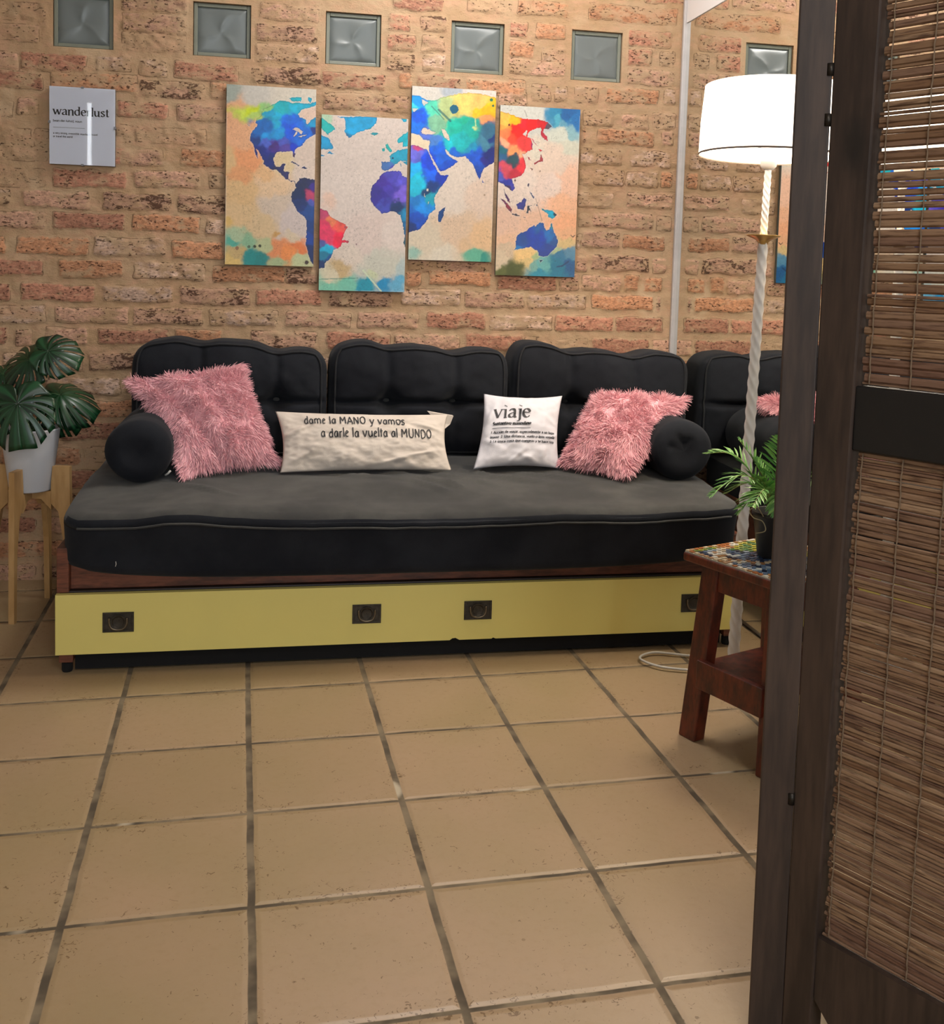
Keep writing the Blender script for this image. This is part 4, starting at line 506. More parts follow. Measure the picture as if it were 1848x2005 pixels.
# ------------------------------------------------------------------ daybed
fab = mat('charcoal_fabric', (0.010, 0.011, 0.014), 0.92, bump=0.0006, bscale=700, Specular_IOR_Level=0.22, Sheen_Weight=0.08, Sheen_Roughness=0.5); t = NT(fab)
t.b.inputs['Sheen Tint'].default_value = (0.55, 0.58, 0.60, 1)
tc = t.n('TexCoord').outputs['Object']
t.l(t.mix(t.mapr(t.noise(tc, 5, 5, 0.6), 0.35, 0.7), (0.0060, 0.0072, 0.0112), (0.0135, 0.0155, 0.0205)), t.b.inputs['Base Color'])
fab2 = mat('lighter_charcoal_fabric', (0.05, 0.05, 0.047), 0.95, bump=0.0006, bscale=700, Sheen_Weight=0.1, Sheen_Roughness=0.5); t = NT(fab2)
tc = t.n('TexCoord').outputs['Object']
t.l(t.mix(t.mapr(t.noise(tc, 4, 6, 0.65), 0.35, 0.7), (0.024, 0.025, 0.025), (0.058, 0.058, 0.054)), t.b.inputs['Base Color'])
pipe_m = mat('dark_piping', (0.010, 0.011, 0.014), 0.85)
brown = wood('walnut_wood', '7a4530', '4c281a', (1, 1, 6), 0.45, 9)
yellow = mat('yellow_laminate', (0.68, 0.585, 0.175), 0.42, var=0.03, vscale=3)
black = mat('black_feet_and_shade', (0.003, 0.003, 0.0035), 0.95)
brass2 = mat('worn_brass', (0.16, 0.13, 0.09), 0.35, 0.8)
brass = mat('aged_brass', (0.045, 0.038, 0.028), 0.45, 0.6, bump=0.0008, bscale=400, var=0.35, vscale=90)

def superpad(name, cx, cy, cz, sx, sy, sz, mt, parent, ex=5.0, res=(64, 20, 36), fn=None):
    """rounded upholstered block: cube sphere-mapped to a super-ellipsoid, then displaced by fn(x,y,z in -1..1)"""
    nx, ny, nz = res; V = []; F = []; key = {}
    def vid(u, v, w):
        k = (round(u, 5), round(v, 5), round(w, 5))
        if k not in key:
            L = (abs(u) ** ex + abs(v) ** ex + abs(w) ** ex) ** (1 / ex); m_ = max(abs(u), abs(v), abs(w)); s = m_ / L if L else 1
            x, y, z = u * s, v * s, w * s
            if fn: dx, dy, dz = fn(x, y, z)
            else: dx = dy = dz = 0
            V.append((cx + x * sx + dx, cy + y * sy + dy, cz + z * sz + dz)); key[k] = len(V) - 1
        return key[k]
    gu, gv, gw = np.linspace(-1, 1, nx + 1), np.linspace(-1, 1, ny + 1), np.linspace(-1, 1, nz + 1)
    for s in (-1, 1):
        for i in range(nx):
            for j in range(nz):
                f = [vid(gu[i], s, gw[j]), vid(gu[i + 1], s, gw[j]), vid(gu[i + 1], s, gw[j + 1]), vid(gu[i], s, gw[j + 1])]; F.append(f if s < 0 else f[::-1])
        for i in range(nx):
            for j in range(ny):
                f = [vid(gu[i], gv[j], s), vid(gu[i + 1], gv[j], s), vid(gu[i + 1], gv[j + 1], s), vid(gu[i], gv[j + 1], s)]; F.append(f if s > 0 else f[::-1])
        for i in range(ny):
            for j in range(nz):
                f = [vid(s, gv[i], gw[j]), vid(s, gv[i + 1], gw[j]), vid(s, gv[i + 1], gw[j + 1]), vid(s, gv[i], gw[j + 1])]; F.append(f if s > 0 else f[::-1])
    return pyd(name, V, F, mt, parent, True)

bed = tag(empty('daybed', (0.565, -0.43, 0)), 'long dark wooden daybed frame with a yellow trundle drawer under the black mattress', 'sofa bed')
def W(n, lo, hi, m_, p=bed, bev=.002):
    o = Vector((0.565, -0.43, 0)); return box(n, Vector(lo) - o, Vector(hi) - o, m_, p, bev)
W('side_panel', (-.372, -.835, .215), (-.342, -.04, .332), brown)
W('side_panel', (1.475, -.835, .215), (1.505, -.04, .332), brown)
W('front_rail', (-.342, -.815, .218), (1.475, -.790, .305), brown)
W('back_rail', (-.342, -.07, .218), (1.475, -.045, .305), brown)
W('slat_base', (-.342, -.79, .255), (1.475, -.07, .275), brown)
W('lower_ledge', (-.366, -.828, .2085), (1.50, -.05, .217), mat('dark_ledge', (0.02, 0.012, 0.009), 0.5))
def leg(x, y):
    bm = bmesh.new(); o = Vector((0.565, -0.43, 0)); addbox(bm, Vector((x, y, .118)) - o, (.035, .04, .178), None, .002)
    l = bmo('leg', bm, brown, bed)
    lathe('foot', [(.0, 0.0), (.012, 0.0), (.014, .005), (.014, .022), (.010, .028), (.0, .032)], black, l, (x - .565, y + .43, 0), 20)
for x in (-.35, 1.483):
    for y in (-.812, -.08): leg(x, y)
tr = tag(empty('trundle_drawer', (0.565, -0.84, 0.056)), 'long pale yellow trundle drawer front with four recessed brass pulls', 'drawer')
# drawer front with two small chips along the lower edge
bm = bmesh.new(); xs = [-.9375, .088, .095, .104, .115, .205, .210, .217, .9375]; zs = [0, 0, .005, .006, 0, 0, .003, 0, 0]
fr = []; bk = []
for x, z in zip(xs, zs): fr.append(bm.verts.new((x, -.009, z))); bk.append(bm.verts.new((x, .009, z)))
ft = [bm.verts.new((x, -.009, .157)) for x in xs]; bt = [bm.verts.new((x, .009, .157)) for x in xs]
for k in range(len(xs) - 1):
    bm.faces.new((fr[k], fr[k + 1], ft[k + 1], ft[k])); bm.faces.new((bk[k + 1], bk[k], bt[k], bt[k + 1])); bm.faces.new((fr[k + 1], fr[k], bk[k], bk[k + 1])); bm.faces.new((ft[k], ft[k + 1], bt[k + 1], bt[k]))
bm.faces.new((fr[0], ft[0], bt[0], bk[0])); bm.faces.new((fr[-1], bk[-1], bt[-1], ft[-1]))
bmo('drawer_front', bm, yellow, tr)
box('drawer_box', (-.90, .0095, 0.006), (.90, .74, .145), mat('drawer_inside', (0.03, 0.018, 0.012), 0.7), tr)
box('underbed_shade_strip', (-.895, .022, -.050), (.895, .034, 0.006), black, tr)  # black strip standing in for the deep shade under the bed
for k, (a, b) in enumerate(((-.257, -.179), (.385, .462), (.690, .769), (1.3225, 1.4005))):
    hcx = (a + b) / 2 - .565; hz = .1385 - .056; w, h = .0388, .0262
    bm = bmesh.new()
    for (x0, x1, z0, z1) in ((-w, w, h - .005, h), (-w, w, -h, -h + .005), (-w, -w + .006, -h + .005, h - .005), (w - .006, w, -h + .005, h - .005)):
        addbox(bm, (hcx + (x0 + x1) / 2, -.0105, hz + (z0 + z1) / 2), (x1 - x0, .003, z1 - z0), None, .0006)
    addbox(bm, (hcx, -.0098, hz), (2 * w - .012, .0016, 2 * h - .01), None, 0)
    R = addlathe(bm, [(.0005, .0), (.013, .001), (.0165, .0035), (.020, .004)], (0, 0, 0), 24)
    for r in R:
        for v in r: v.co = Vector((hcx + v.co.x, -.0105 - (v.co.z), hz + v.co.y))
    hp = bmo('pull_plate', bm, brass, tr)
    pts = [(-.022, .012), (-.021, -.004), (-.014, -.0155), (0, -.019), (.014, -.0155), (.021, -.004), (.022, .012)]
    tube('bail_handle', [(hcx + p.x, -.0145, hz + p.y) for p in smooth_pts([(x, y, 0) for x, y in pts], 5)], .0027, brass2, hp, 8)

# mattress
def mat_fn(x, y, z):
    X, Yv = x, y
    dz = 0.0; dx = 0; dy = 0
    nz_ = float(fbm(x * 2 + 5, y * 1.2 + 3, 2.2, 4, 4)) - .5
    if z > .5:
        dz += nz_ * .022 - .030 * max(0, -y - .1) ** 1.3 * (1 + .15 * math.cos(x * 3)) + .012 * math.exp(-((x + .66) / .1) ** 2)
        if y < .4:                                             # fan of creases
            for (cx_, cy_, ang, w_, L_) in WR:
                u = (x - cx_) * 1.83 / 2 * math.cos(ang) + (y - cy_) * .42 * math.sin(ang); v = -(x - cx_) * 1.83 / 2 * math.sin(ang) + (y - cy_) * .42 * math.cos(ang)
                dz += .0105 * math.exp(-(v / w_) ** 2) * math.exp(-(u / L_) ** 2)
    if z < -.2: dz += -.030 * (1 - x ** 4) * min(1, (-z - .2) * 1.5) + .0 
    if y < -.8: dy += -.012 * math.sin(z * 2.0) * (1 - z * z * .3) - .006 * nz_
    if abs(x) > .9: dx += math.copysign(.0, x)
    return dx, dy, dz
WR = [(-.15 + .1 * k, -.2 + .12 * math.sin(k * 2.1), -.35 - .12 * k % .5, .012, .10) for k in range(9)] + [(.05, -.45, -.9, .010, .08), (.12, -.4, -1.0, .010, .08), (.5, .0, -.15, .02, .2), (.25, .1, -.3, .015, .15), (-.62, -.55, -.5, .012, .07), (-.66, .0, 1.2, .012, .08)]
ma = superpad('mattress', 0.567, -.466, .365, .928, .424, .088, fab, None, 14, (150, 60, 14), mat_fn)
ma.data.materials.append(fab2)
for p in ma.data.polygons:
    if p.normal.z > .45 and p.center[2] > .38: p.material_index = 1  # lighter copy on upward faces: lint plus overhead light put into the colour
tag(ma, 'thick black fabric mattress lying on the daybed frame, creased on top', 'mattress')
# seam piping: follow the rim of the pad
def seam(zf, name, out=.003):
    pts = []; N = 160
    for k in range(N + 1):
        a = k / N
        x = -1 + 2 * a; xx = .985 * x
        X = .567 + .915 * xx; yv = -.89 - .001
        s = min(1, (1 - abs(x)) * 25); yv += (1 - s) ** 2 * .012
        ee = 14; U_, V_, W_ = x * .995, -1.0, .60; LL = (abs(U_) ** ee + 1 + W_ ** ee) ** (1 / ee); sc_ = max(abs(U_), 1) / LL
        d_ = mat_fn(U_ * sc_, V_ * sc_, W_ * sc_); pts.append((.567 + U_ * sc_ * .928 + d_[0], -.466 - sc_ * .424 + d_[1] - .001, .365 + W_ * sc_ * .088 + d_[2]))
    return tube(name, pts, out, fab2, ma, 6)
seam(lambda x: .421 - .012 * (1 - x * x) - .004 * math.sin(x * 5), 'piping')
tube('lint_thread', [(-.218, -.9015, .300), (-.216, -.902, .306), (-.217, -.902, .313)], .0008, mat('white_thread', (0.6, 0.58, 0.55), 0.8), ma, 5)

# back cushions ---------------------------------------------------------------
def back_cushion(x0, x1, label, bx, seed, tilt=0):
    cx_, sx_ = (x0 + x1) / 2, (x1 - x0) / 2; z0, z1 = .452, .822; cz, sz = (z0 + z1) / 2, (z1 - z0) / 2
    def fn(x, y, z):
        dx = dy = dz = 0.0
        if z > .3: dz += (z - .3) / .7 * (.010 * math.cos(x * 3.0 + seed) - .016 * sum(math.exp(-((x - b) / .16) ** 2) for b in bx) - .014 * x * tilt + .010 * (abs(x) ** 8) * -1)
        fr_ = max(0, min(1, (-y) * 1.4))
        for b in bx:
            dy += fr_ * .050 * math.exp(-(((x - b) * sx_) ** 2 + ((z + .02) * sz) ** 2) / .0011)
            dy += fr_ * .016 * math.exp(-((x - b) * sx_ / .014) ** 2) * (abs(z) ** .5 if z > 0 else .35)
        dy += fr_ * .030 * math.exp(-((z + .02) * sz / .010) ** 2) * (1 - x ** 6)
        dy += -fr_ * .018 * (1 - x * x) * (1 - z * z)
        n_ = float(fbm(x * 1.3 + seed * 3, z * .9 + seed, 3, 7, 3)) - .5; dy += n_ * .012; dz += n_ * .008 * (z > 0)
        return dx, dy, dz
    c = superpad('back_cushion', 0, -.142, 0, sx_, .094, sz, fab, None, 7, (90, 16, 60), fn)
    c.location = (cx_, 0, cz)
    tag(c, label, 'cushion', 'black tufted cushions along the back of the daybed')
    pts = []
    per = [(-1 + 2 * k / 40, 1) for k in range(41)] + [(1, 1 - 2 * k / 24) for k in range(1, 25)] + [(1 - 2 * k / 40, -1) for k in range(1, 41)] + [(-1, -1 + 2 * k / 24) for k in range(1, 25)]
    for (x, z) in per:
        ex_ = 7; y = -.93; L = (abs(x) ** ex_ + abs(y) ** ex_ + abs(z) ** ex_) ** (1 / ex_); s = 1.0 / L; X_, Y_, Z_ = x * s, y * s, z * s
        d = fn(X_, Y_, Z_); pts.append((X_ * sx_ + d[0], -.142 + Y_ * .094 + d[1] - .002, Z_ * sz + d[2] + .0015))
    tube('piping', pts, .0038, pipe_m, c, 6, caps=False)
    for b in bx:
        d = fn(b, -1, -.02); bm = bmesh.new()
        bmesh.ops.create_uvsphere(bm, u_segments=16, v_segments=10, radius=.016, matrix=Matrix.Translation((b * sx_, -.142 - .094 + d[1] - .003, -.02 * sz)) @ Matrix.Diagonal((1, .6, 1, 1)))
        bmo('button', bm, fab2, c, True)
    return c
back_cushion(-.277, .336, 'leftmost black back cushion, behind the left pink pillow', (-.3, .47), 1, .3)
back_cushion(.341, .941, 'middle black back cushion, between the long cream and square white pillows', (-.36, .38), 2, .2)
back_cushion(.949, 1.583, 'rightmost black back cushion, beside the mirror and behind the right pink pillow', (-.37, .35), 3, 1.3)

def bolster(cx_, cz, r, y0, y1, label, pucker):
    bm = bmesh.new(); n = 56; prof = []
    L = y1 - y0
    for k in range(13): a = PI / 2 * k / 12; prof.append((r * (math.sin(a) ** .55), y0 - .0 + r * .38 * (1 - math.cos(a)) - r * .10 * math.exp(-(math.sin(a) / .2) ** 2) * -1))
    for k in range(1, 24): prof.append((r * (1 + .012 * math.sin(k * .9)), y0 + r * .38 + (L - r * .76) * k / 24))
    for k in range(13): a = PI / 2 * (1 - k / 12); prof.append((r * (math.sin(a) ** .55), y1 - r * .38 * (1 - math.cos(a))))
    rings = []
    for (rr, yy) in prof:
        ring = []
        for k in range(n):
            th = 2 * PI * k / n; q = rr * (1 + .02 * math.sin(3 * th + cx_ * 5)); zf = .96 if math.sin(th) < 0 else 1
            dy = 0
            if yy < y0 + r * .5:
                for (a0, rad, dp) in pucker: dy += dp * math.exp(-((rr * math.cos(th) - rad * math.cos(a0)) ** 2 + (rr * math.sin(th) - rad * math.sin(a0)) ** 2) / .0001)
            ring.append(bm.verts.new((q * math.cos(th), yy + dy, q * math.sin(th) * zf)))
        rings.append(ring)
    for a, b in zip(rings, rings[1:]):
        for k in range(n): bm.faces.new((a[k], a[(k + 1) % n], b[(k + 1) % n], b[k]))
    o = bmo('bolster_cushion', bm, fab, None, True); o.location = (cx_, 0, cz)
    return tag(o, label, 'cushion', 'round black bolsters at the two ends of the daybed')
bl = bolster(-.200, .540, .091, -.635, -.245, 'left round black bolster, lying between the potted monstera and the pink pillow', [])
bolster(1.405, .537, .0955, -.635, -.245, 'right round black bolster, with puckered end, beside the mirror', [(2.3, .02, .012), (1.2, .035, .010), (2.8, .045, .008), (1.7, .03, .010), (2.0, .05, .007)])
tube('fabric_tag', [(.072, -.612, -.066), (.080, -.616, -.060), (.086, -.618, -.052)], .003, mat('white_tag', (.5, .5, .48), .7), bl, 6)

# throw pillows ---------------------------------------------------------------
def pillow(name, c4, thick, mt, label, cat='pillow', pinch=.05, wr=None, res=(48, 40), group=None, sag=0, ear=1.0):
    """c4: bl, br, tr, tl in world; returns object, surface map (u,v)->world for the front"""
    BL, BR, TR, TL = [Vector(p) for p in c4]; nrm = (BR - BL).cross(TL - BL).normalized()   # points to the viewer side
    if nrm.y > 0: nrm = -nrm
    cen = (BL + BR + TR + TL) / 4
    def S(u, v, side=1):
        pu = u * (1 - pinch * (1 - v * v) ** 1.0 * abs(u) ** 3); pv = v * (1 - pinch * (1 - u * u) * abs(v) ** 3)
        a, b = (pu + 1) / 2, (pv + 1) / 2
        p = BL * (1 - a) * (1 - b) + BR * a * (1 - b) + TR * a * b + TL * (1 - a) * b
        k = max(0, (1 - abs(u) ** 2.6)) ** .62 * max(0, (1 - abs(v) ** 2.6)) ** .62
        k *= 1 - .25 * abs(u * v)
        h = thick * k
        if wr: h += wr(u, v) * min(1, k * 3)
        return p + nrm * (h * side)
    nu, nv = res; V = []; F = []; idf = {}; 
    for s in (1, -1):
        for i in range(nu + 1):
            for j in range(nv + 1):
                u, v = -1 + 2 * i / nu, -1 + 2 * j / nv; edge_ = i in (0, nu) or j in (0, nv)
                if edge_ and s < 0: idf[s, i, j] = idf[1, i, j]; continue
                V.append(tuple(S(u, v, s if not edge_ else 0) - cen)); idf[s, i, j] = len(V) - 1
    for s in (1, -1):
        for i in range(nu):
            for j in range(nv):
                f = [idf[s, i, j], idf[s, i + 1, j], idf[s, i + 1, j + 1], idf[s, i, j + 1]]; F.append(f if s > 0 else f[::-1])
    o = pyd(name, V, F, mt, None, True); o.location = cen; tag(o, label, cat, group)
    return o, (lambda u, v, off=.0022: S(u, v, 1) - cen + nrm * off), nrm, S, cen

linen = mat('cream_cotton', (0.60, 0.535, 0.475), 0.9, bump=0.0008, bscale=500, var=0.05, vscale=6)
def wr1(u, v):
    h = .004 * math.sin(9 * u + 3 * v) * math.exp(-((v + .75) / .35) ** 2)
    for a, b, c_, w_ in ((-.72, -.5, .9, .05), (-.62, -.3, 1.3, .05), (-.30, -.62, 1.5, .05), (-.2, -.55, 1.45, .04), (.05, -.75, 1.4, .06), (.75, .45, -.6, .05), (.6, -.5, .5, .04), (-.8, .3, .9, .05), (.35, -.7, .5, .05)):
        du, dv = u - a, v - b; q = du * math.cos(c_) + dv * math.sin(c_); s = -du * math.sin(c_) + dv * math.cos(c_)
        h += .007 * math.exp(-(s / w_) ** 2 - (q / .22) ** 2)
    return h + (float(fbm(u * 3 + 9, v * 2 + 4, 2.5, 2, 3)) - .5) * .012
o, mp, nr, S, cen = pillow('text_pillow', [(.188, -.53, .462), (.703, -.515, .462), (.700, -.430, .622), (.172, -.445, .632)], .040, linen,
    'long cream pillow with black handwritten Spanish lettering', pinch=.06, wr=wr1, res=(110, 60))
hb = mat('brush_print', (0.015, 0.015, 0.017), 0.7)
text_mesh('printed_lettering', [('dame la MANO y vamos', -.70, .50, 1.17, .195, .036, .03, 'hand', .07), ('a darle la vuelta al MUNDO', -.52, .03, 1.32, .205, .038, .03, 'hand', .07)], lambda x, y: mp(x, y), hb, o)
# far corner ears of the cover
bm = bmesh.new(); pts = [(.640, -.412, .628), (.722, -.408, .614), (.712, -.410, .588), (.690, -.420, .572), (.672, -.412, .592)]
f1 = [bm.verts.new(Vector(p) - cen) for p in pts]; f2 = [bm.verts.new(Vector(p) - cen + Vector((0, .02, 0))) for p in pts]
bm.faces.new(f1); bm.faces.new(f2[::-1])
for k in range(5): bm.faces.new((f1[k], f2[k], f2[(k + 1) % 5], f1[(k + 1) % 5]))
bmo('folded_corner', bm, linen, o, False)

wht = mat('white_cotton', (0.66, 0.65, 0.70), 0.85, bump=0.0006, bscale=500)
def wr2(u, v):
    h = (float(fbm(u * 2 + 1, v * 2 + 7, 2.2, 12, 3)) - .5) * .012
    for a, b, c_, w_ in ((-.8, -.35, -.45, .05), (-.85, .3, 1.2, .06), (.05, -.85, .3, .08), (.2, -.8, -.5, .06), (.8, .15, -.6, .05), (.8, -.2, .4, .05), (-.1, -.8, .9, .05)):
        du, dv = u - a, v - b; q = du * math.cos(c_) + dv * math.sin(c_); s = -du * math.sin(c_) + dv * math.cos(c_)
        h += .006 * math.exp(-(s / w_) ** 2 - (q / .25) ** 2)
    return h
o, mp2, nr, S, cen = pillow('word_pillow', [(.772, -.50, .462), (1.047, -.50, .462), (1.083, -.375, .676), (.822, -.385, .682)], .042, wht,
    'small square white pillow printed with the word viaje in black serif letters', pinch=.09, wr=wr2, res=(56, 48))
def vlines():
    L = [('viaje', .135, .635, .455, .118, .026, .009, 'serif', 0), ('Sustantivo masculino', .13, .535, .46, .024, .011, .007, 'serif', 0), ('---', .13, .490, .46, 0, 0, .006, '', 0),
    ('1. Acción de viajar, especialmente a un lugar', .12, .425, .80, .020, .006, .005, 'serif', 0), ('lejano. 2. Una distancia, vuelo o área viajada', .12, .365, .80, .020, .006, .005, 'serif', 0),
    ('3. La única cosa que compras y te hace rico.', .12, .305, .80, .020, .006, .005, 'serif', 0)]
    return L
text_mesh('printed_words', vlines(), lambda x, y: mp2(-1 + 2 * x, -1 + 2 * y), ink, o)

# shaggy pink pillows
pk = mat('pink_pile', (0.78, 0.30, 0.34), 0.85); t = NT(pk)
rnd = t.n('ObjectInfo'); gi = t.n('NewGeometry')
t.l(t.mix(gi.outputs['Random Per Island'], (0.74, 0.34, 0.39), (0.92, 0.54, 0.58)), t.b.inputs['Base Color'])
t.b.inputs['Sheen Weight'].default_value = .3
def shaggy(c4, thick, label, seed, comb, wr=None, n=17000, pinch=.10):
    o, mp, nr, S, cen = pillow('shaggy_pillow', c4, thick, pk, label, pinch=pinch, wr=wr, res=(40, 40), group='pink long-pile pillows on the daybed')
    R = random.Random(seed); V = []; F = []
    for _ in range(n):
        side = 1 if R.random() < .84 else -1
        u, v = R.uniform(-1, 1), R.uniform(-1, 1)
        if R.random() < .13:
            if R.random() < .5: u = math.copysign(1 - R.random() * .03, u)
            else: v = math.copysign(1 - R.random() * .03, v)
        e_ = .02; p = S(u, v, side) - cen
        du = S(min(1, u + e_), v, side) - S(max(-1, u - e_), v, side); dv = S(u, min(1, v + e_), side) - S(u, max(-1, v - e_), side)
        nn = du.cross(dv); nn = nn.normalized() if nn.length > 1e-9 else nr
        if nn.dot(nr) * side < 0: nn = -nn
        out = (p * 1.0).normalized() * (max(abs(u), abs(v)) ** 6) * .9
        cl = Vector((float(vn(u, v, 5, seed)) - .5, 0, float(vn(u, v, 5, seed + 9)) - .5)) * 2.2
        d = (nn * .45 + out + Vector(comb) * .8 + cl * .75 + Vector((R.gauss(0, .22), R.gauss(0, .22), R.gauss(0, .22)))).normalized()
        L = R.uniform(.014, .032); w = R.uniform(.0009, .0017)
        sd = d.cross(Vector((R.gauss(0, 1), R.gauss(0, 1), R.gauss(0, 1)))).normalized()
        g_ = Vector((0, 0, -1)); n0 = len(V); q = p.copy(); dd = d.copy()
        for k in range(4):
            ww = w * (1 - .25 * k)
            V.append(tuple(q + sd * ww)); V.append(tuple(q - sd * ww))
            q = q + dd * (L / 3); dd = (dd + g_ * .22 + Vector(comb) * .15).normalized()
        for k in range(3): F.append((n0 + 2 * k, n0 + 2 * k + 1, n0 + 2 * k + 3, n0 + 2 * k + 2))
    h = pyd('pile', V, F, pk, o, True); h['kind'] = 'stuff'
    return o
def wrp(u, v): return -.020 * math.exp(-((u + .45 + .25 * v) / .12) ** 2) + .012 * math.exp(-((u + .2 + .25 * v) / .15) ** 2)
shaggy([(-.075, -.62, .470), (.190, -.48, .474), (.070, -.32, .762), (-.258, -.39, .712)], .058, 'left shaggy pink pillow, standing upright against the black bolster and back cushion', 5, (.1, -.1, -.35), wrp, pinch=.17)
shaggy([(1.055, -.50, .478), (1.215, -.655, .470), (1.478, -.44, .672), (1.215, -.33, .672)], .066, 'right shaggy pink pillow, slumped against the right bolster beside the white word pillow', 8, (-.05, -.1, -.3),
       lambda u, v: -.012 * math.exp(-((v - u * .5 - .1) / .12) ** 2), pinch=.05)
# ------------------------------------------------------------------ plant stand, pot, monstera
ply = wood('pale_plywood', 'c09a68', 'a8814f', (1, 1, .25), 0.5, 14)
ps = tag(empty('plant_stand', (-.552, -.31, 0), math.radians(-12)), 'light plywood plant stand with four tapered board legs left of the daybed', 'plant stand')
def stand_leg(ang):
    ca, sa = math.cos(ang), math.sin(ang)
    prof = [(.112, 0), (.128, 0), (.122, .448), (.070, .448), (.066, .40), (.064, .335), (.088, .31), (.106, .20)]
    bm = bmesh.new(); th = .0085
    A_ = [bm.verts.new((r * ca - th * sa, r * sa + th * ca, z)) for r, z in prof]; B_ = [bm.verts.new((r * ca + th * sa, r * sa - th * ca, z)) for r, z in prof]
    bm.faces.new(A_); bm.faces.new(B_[::-1])
    for k in range(len(prof)): bm.faces.new((A_[k], B_[k], B_[(k + 1) % len(prof)], A_[(k + 1) % len(prof)]))
    bmo('leg', bm, ply, ps)
for a in (0, PI / 2, PI, 3 * PI / 2): stand_leg(a)
def brace(ang, z0, z1):
    bm = bmesh.new(); th = .0085; ca, sa = math.cos(ang), math.sin(ang)
    prof = [(-.066, z0 - .02), (-.035, z0 + .012), (.035, z0 + .012), (.066, z0 - .02), (.066, z1), (-.066, z1)]
    A_ = [bm.verts.new((r * ca - th * sa, r * sa + th * ca, z)) for r, z in prof]; B_ = [bm.verts.new((r * ca + th * sa, r * sa - th * ca, z)) for r, z in prof]
    bm.faces.new(A_); bm.faces.new(B_[::-1])
    for k in range(6): bm.faces.new((A_[k], B_[k], B_[(k + 1) % 6], A_[(k + 1) % 6]))
    bmo('cross_brace', bm, ply, ps)
brace(0, .335, .371); brace(PI / 2, .335, .3705)
pot_m = mat('white_pot', (0.62, 0.64, 0.68), 0.4)
pl = tag(empty('potted_monstera', (-.552, -.31, .372)), 'monstera with big split dark green leaves in a white pot on the plywood stand', 'potted plant')
lathe('pot', [(.0, .001), (.058, .001), (.060, .004), (.084, .185), (.086, .190), (.080, .190), (.078, .175), (.0, .172)], pot_m, pl)
lathe('soil', [(.0, .178), (.05, .181), (.079, .176)], mat('dark_soil', (0.02, 0.014, 0.01), 0.95, bump=.004, bscale=80), pl)
leaf_m = mat('monstera_leaf', (0.02, 0.10, 0.035), 0.32, var=0.35, vscale=12); t = NT(leaf_m)
at = t.n('Attribute', attribute_name='vein').outputs['Fac']; tc = t.n('TexCoord').outputs['Object']
t.l(t.mix(at, t.mix(t.mapr(t.noise(tc, 9, 3), .35, .65), (0.0015, 0.013, 0.005), (0.006, 0.042, 0.013)), (0.014, 0.070, 0.028)), t.b.inputs['Base Color'])
def monstera_leaf(base, tip_dir, normal, R, droop=.25, fold=.12, seed=0):
    rl = random.Random(seed); T = Vector(tip_dir).normalized(); Nn = Vector(normal); Nn = (Nn - T * Nn.dot(T)).normalized(); Xx = T.cross(Nn)
    slits = [.38, .72, 1.06, 1.42, 1.80]; nr_ = 9; V = []; F = []; ve = []
    for sgn in (-1, 1):
        phis = []; cells = []
        cuts = [s + rl.uniform(-.05, .05) for s in slits]; prev = 0
        seg = []
        for c in cuts: seg.append((prev, c - .045, True)); seg.append((c - .045, c + .045, False)); prev = c + .045
        seg.append((prev, PI * .985, True))
        cols = []
        for (a, b, keep) in seg:
            n = 8 if keep else 1
            for k in range(n): cols.append((a + (b - a) * k / n, keep, (k + .5) / n))
        cols.append((PI * .985, True, 0))
        n0 = len(V)
        for (ph, keep, fr_) in cols:
            rr = R * (.80 + .22 * math.cos(ph)) * (1 - .55 * max(0, (ph - 2.55) / .6) ** 2) * (1.08 - .08 * abs(math.cos(ph * 4.5)))
            for j in range(nr_ + 1):
                q = j / nr_; p2 = ph + .30 * (1 - q) * math.sin(ph) - .12 * q * q * math.sin(ph)
                x = sgn * rr * q * math.sin(max(0, p2)) * .96; y = rr * q * math.cos(p2) + .0
                z = -droop * (q ** 2) * R * (.6 + .4 * math.cos(ph * 1.0)) - abs(x) * fold + .02 * R * math.sin(ph * 9) * q
                V.append(Vector(base) + Xx * x + T * y + Nn * z)
                ve.append(1.0 if abs(fr_ - .5) < .13 and keep and q > .1 or ph < .04 else 0.0)
        nc = len(cols)
        for i in range(nc - 1):
            for j in range(nr_):
                if not cols[i][1] and j >= 4: continue
                a = n0 + i * (nr_ + 1) + j; F.append((a, a + 1, a + nr_ + 2, a + nr_ + 1) if sgn > 0 else (a, a + nr_ + 1, a + nr_ + 2, a + 1))
    o = pyd('leaf', V, F, leaf_m, pl, True)
    at_ = o.data.attributes.new('vein', 'FLOAT', 'POINT'); at_.data.foreach_set('value', np.array(ve, np.float32))
    sd = o.modifiers.new('thick', 'SOLIDIFY'); sd.thickness = .0012
    return o
stem_m = mat('leaf_stem', (0.03, 0.09, 0.025), 0.5)
OFF = Vector((-.552, -.31, .372))
LV = [  # world base, tip dir, normal, R
 ((-.560, -.43, .650), (.12, -.35, -.92), (-.05, -.95, .25), .128, .20, .08),
 ((-.497, -.33, .795), (.93, -.10, -.20), (-.1, -.80, .60), .092, .35, .05),
 ((-.560, -.30, .765), (-.75, -.10, -.50), (-.25, -.75, .62), .105, .4, .10),
 ((-.470, -.30, .660), (.92, -.10, -.25), (-.05, -.55, .80), .112, .5, .05),
 ((-.640, -.38, .640), (-.35, -.35, -.85), (-.35, -.9, .2), .100, .3, .1),
 ((-.490, -.22, .610), (.75, .15, -.60), (.2, -.8, .5), .095, .3, .1),
 ((-.640, -.27, .720), (-.80, -.25, -.45), (-.2, -.7, .7), .070, .3, .1)]
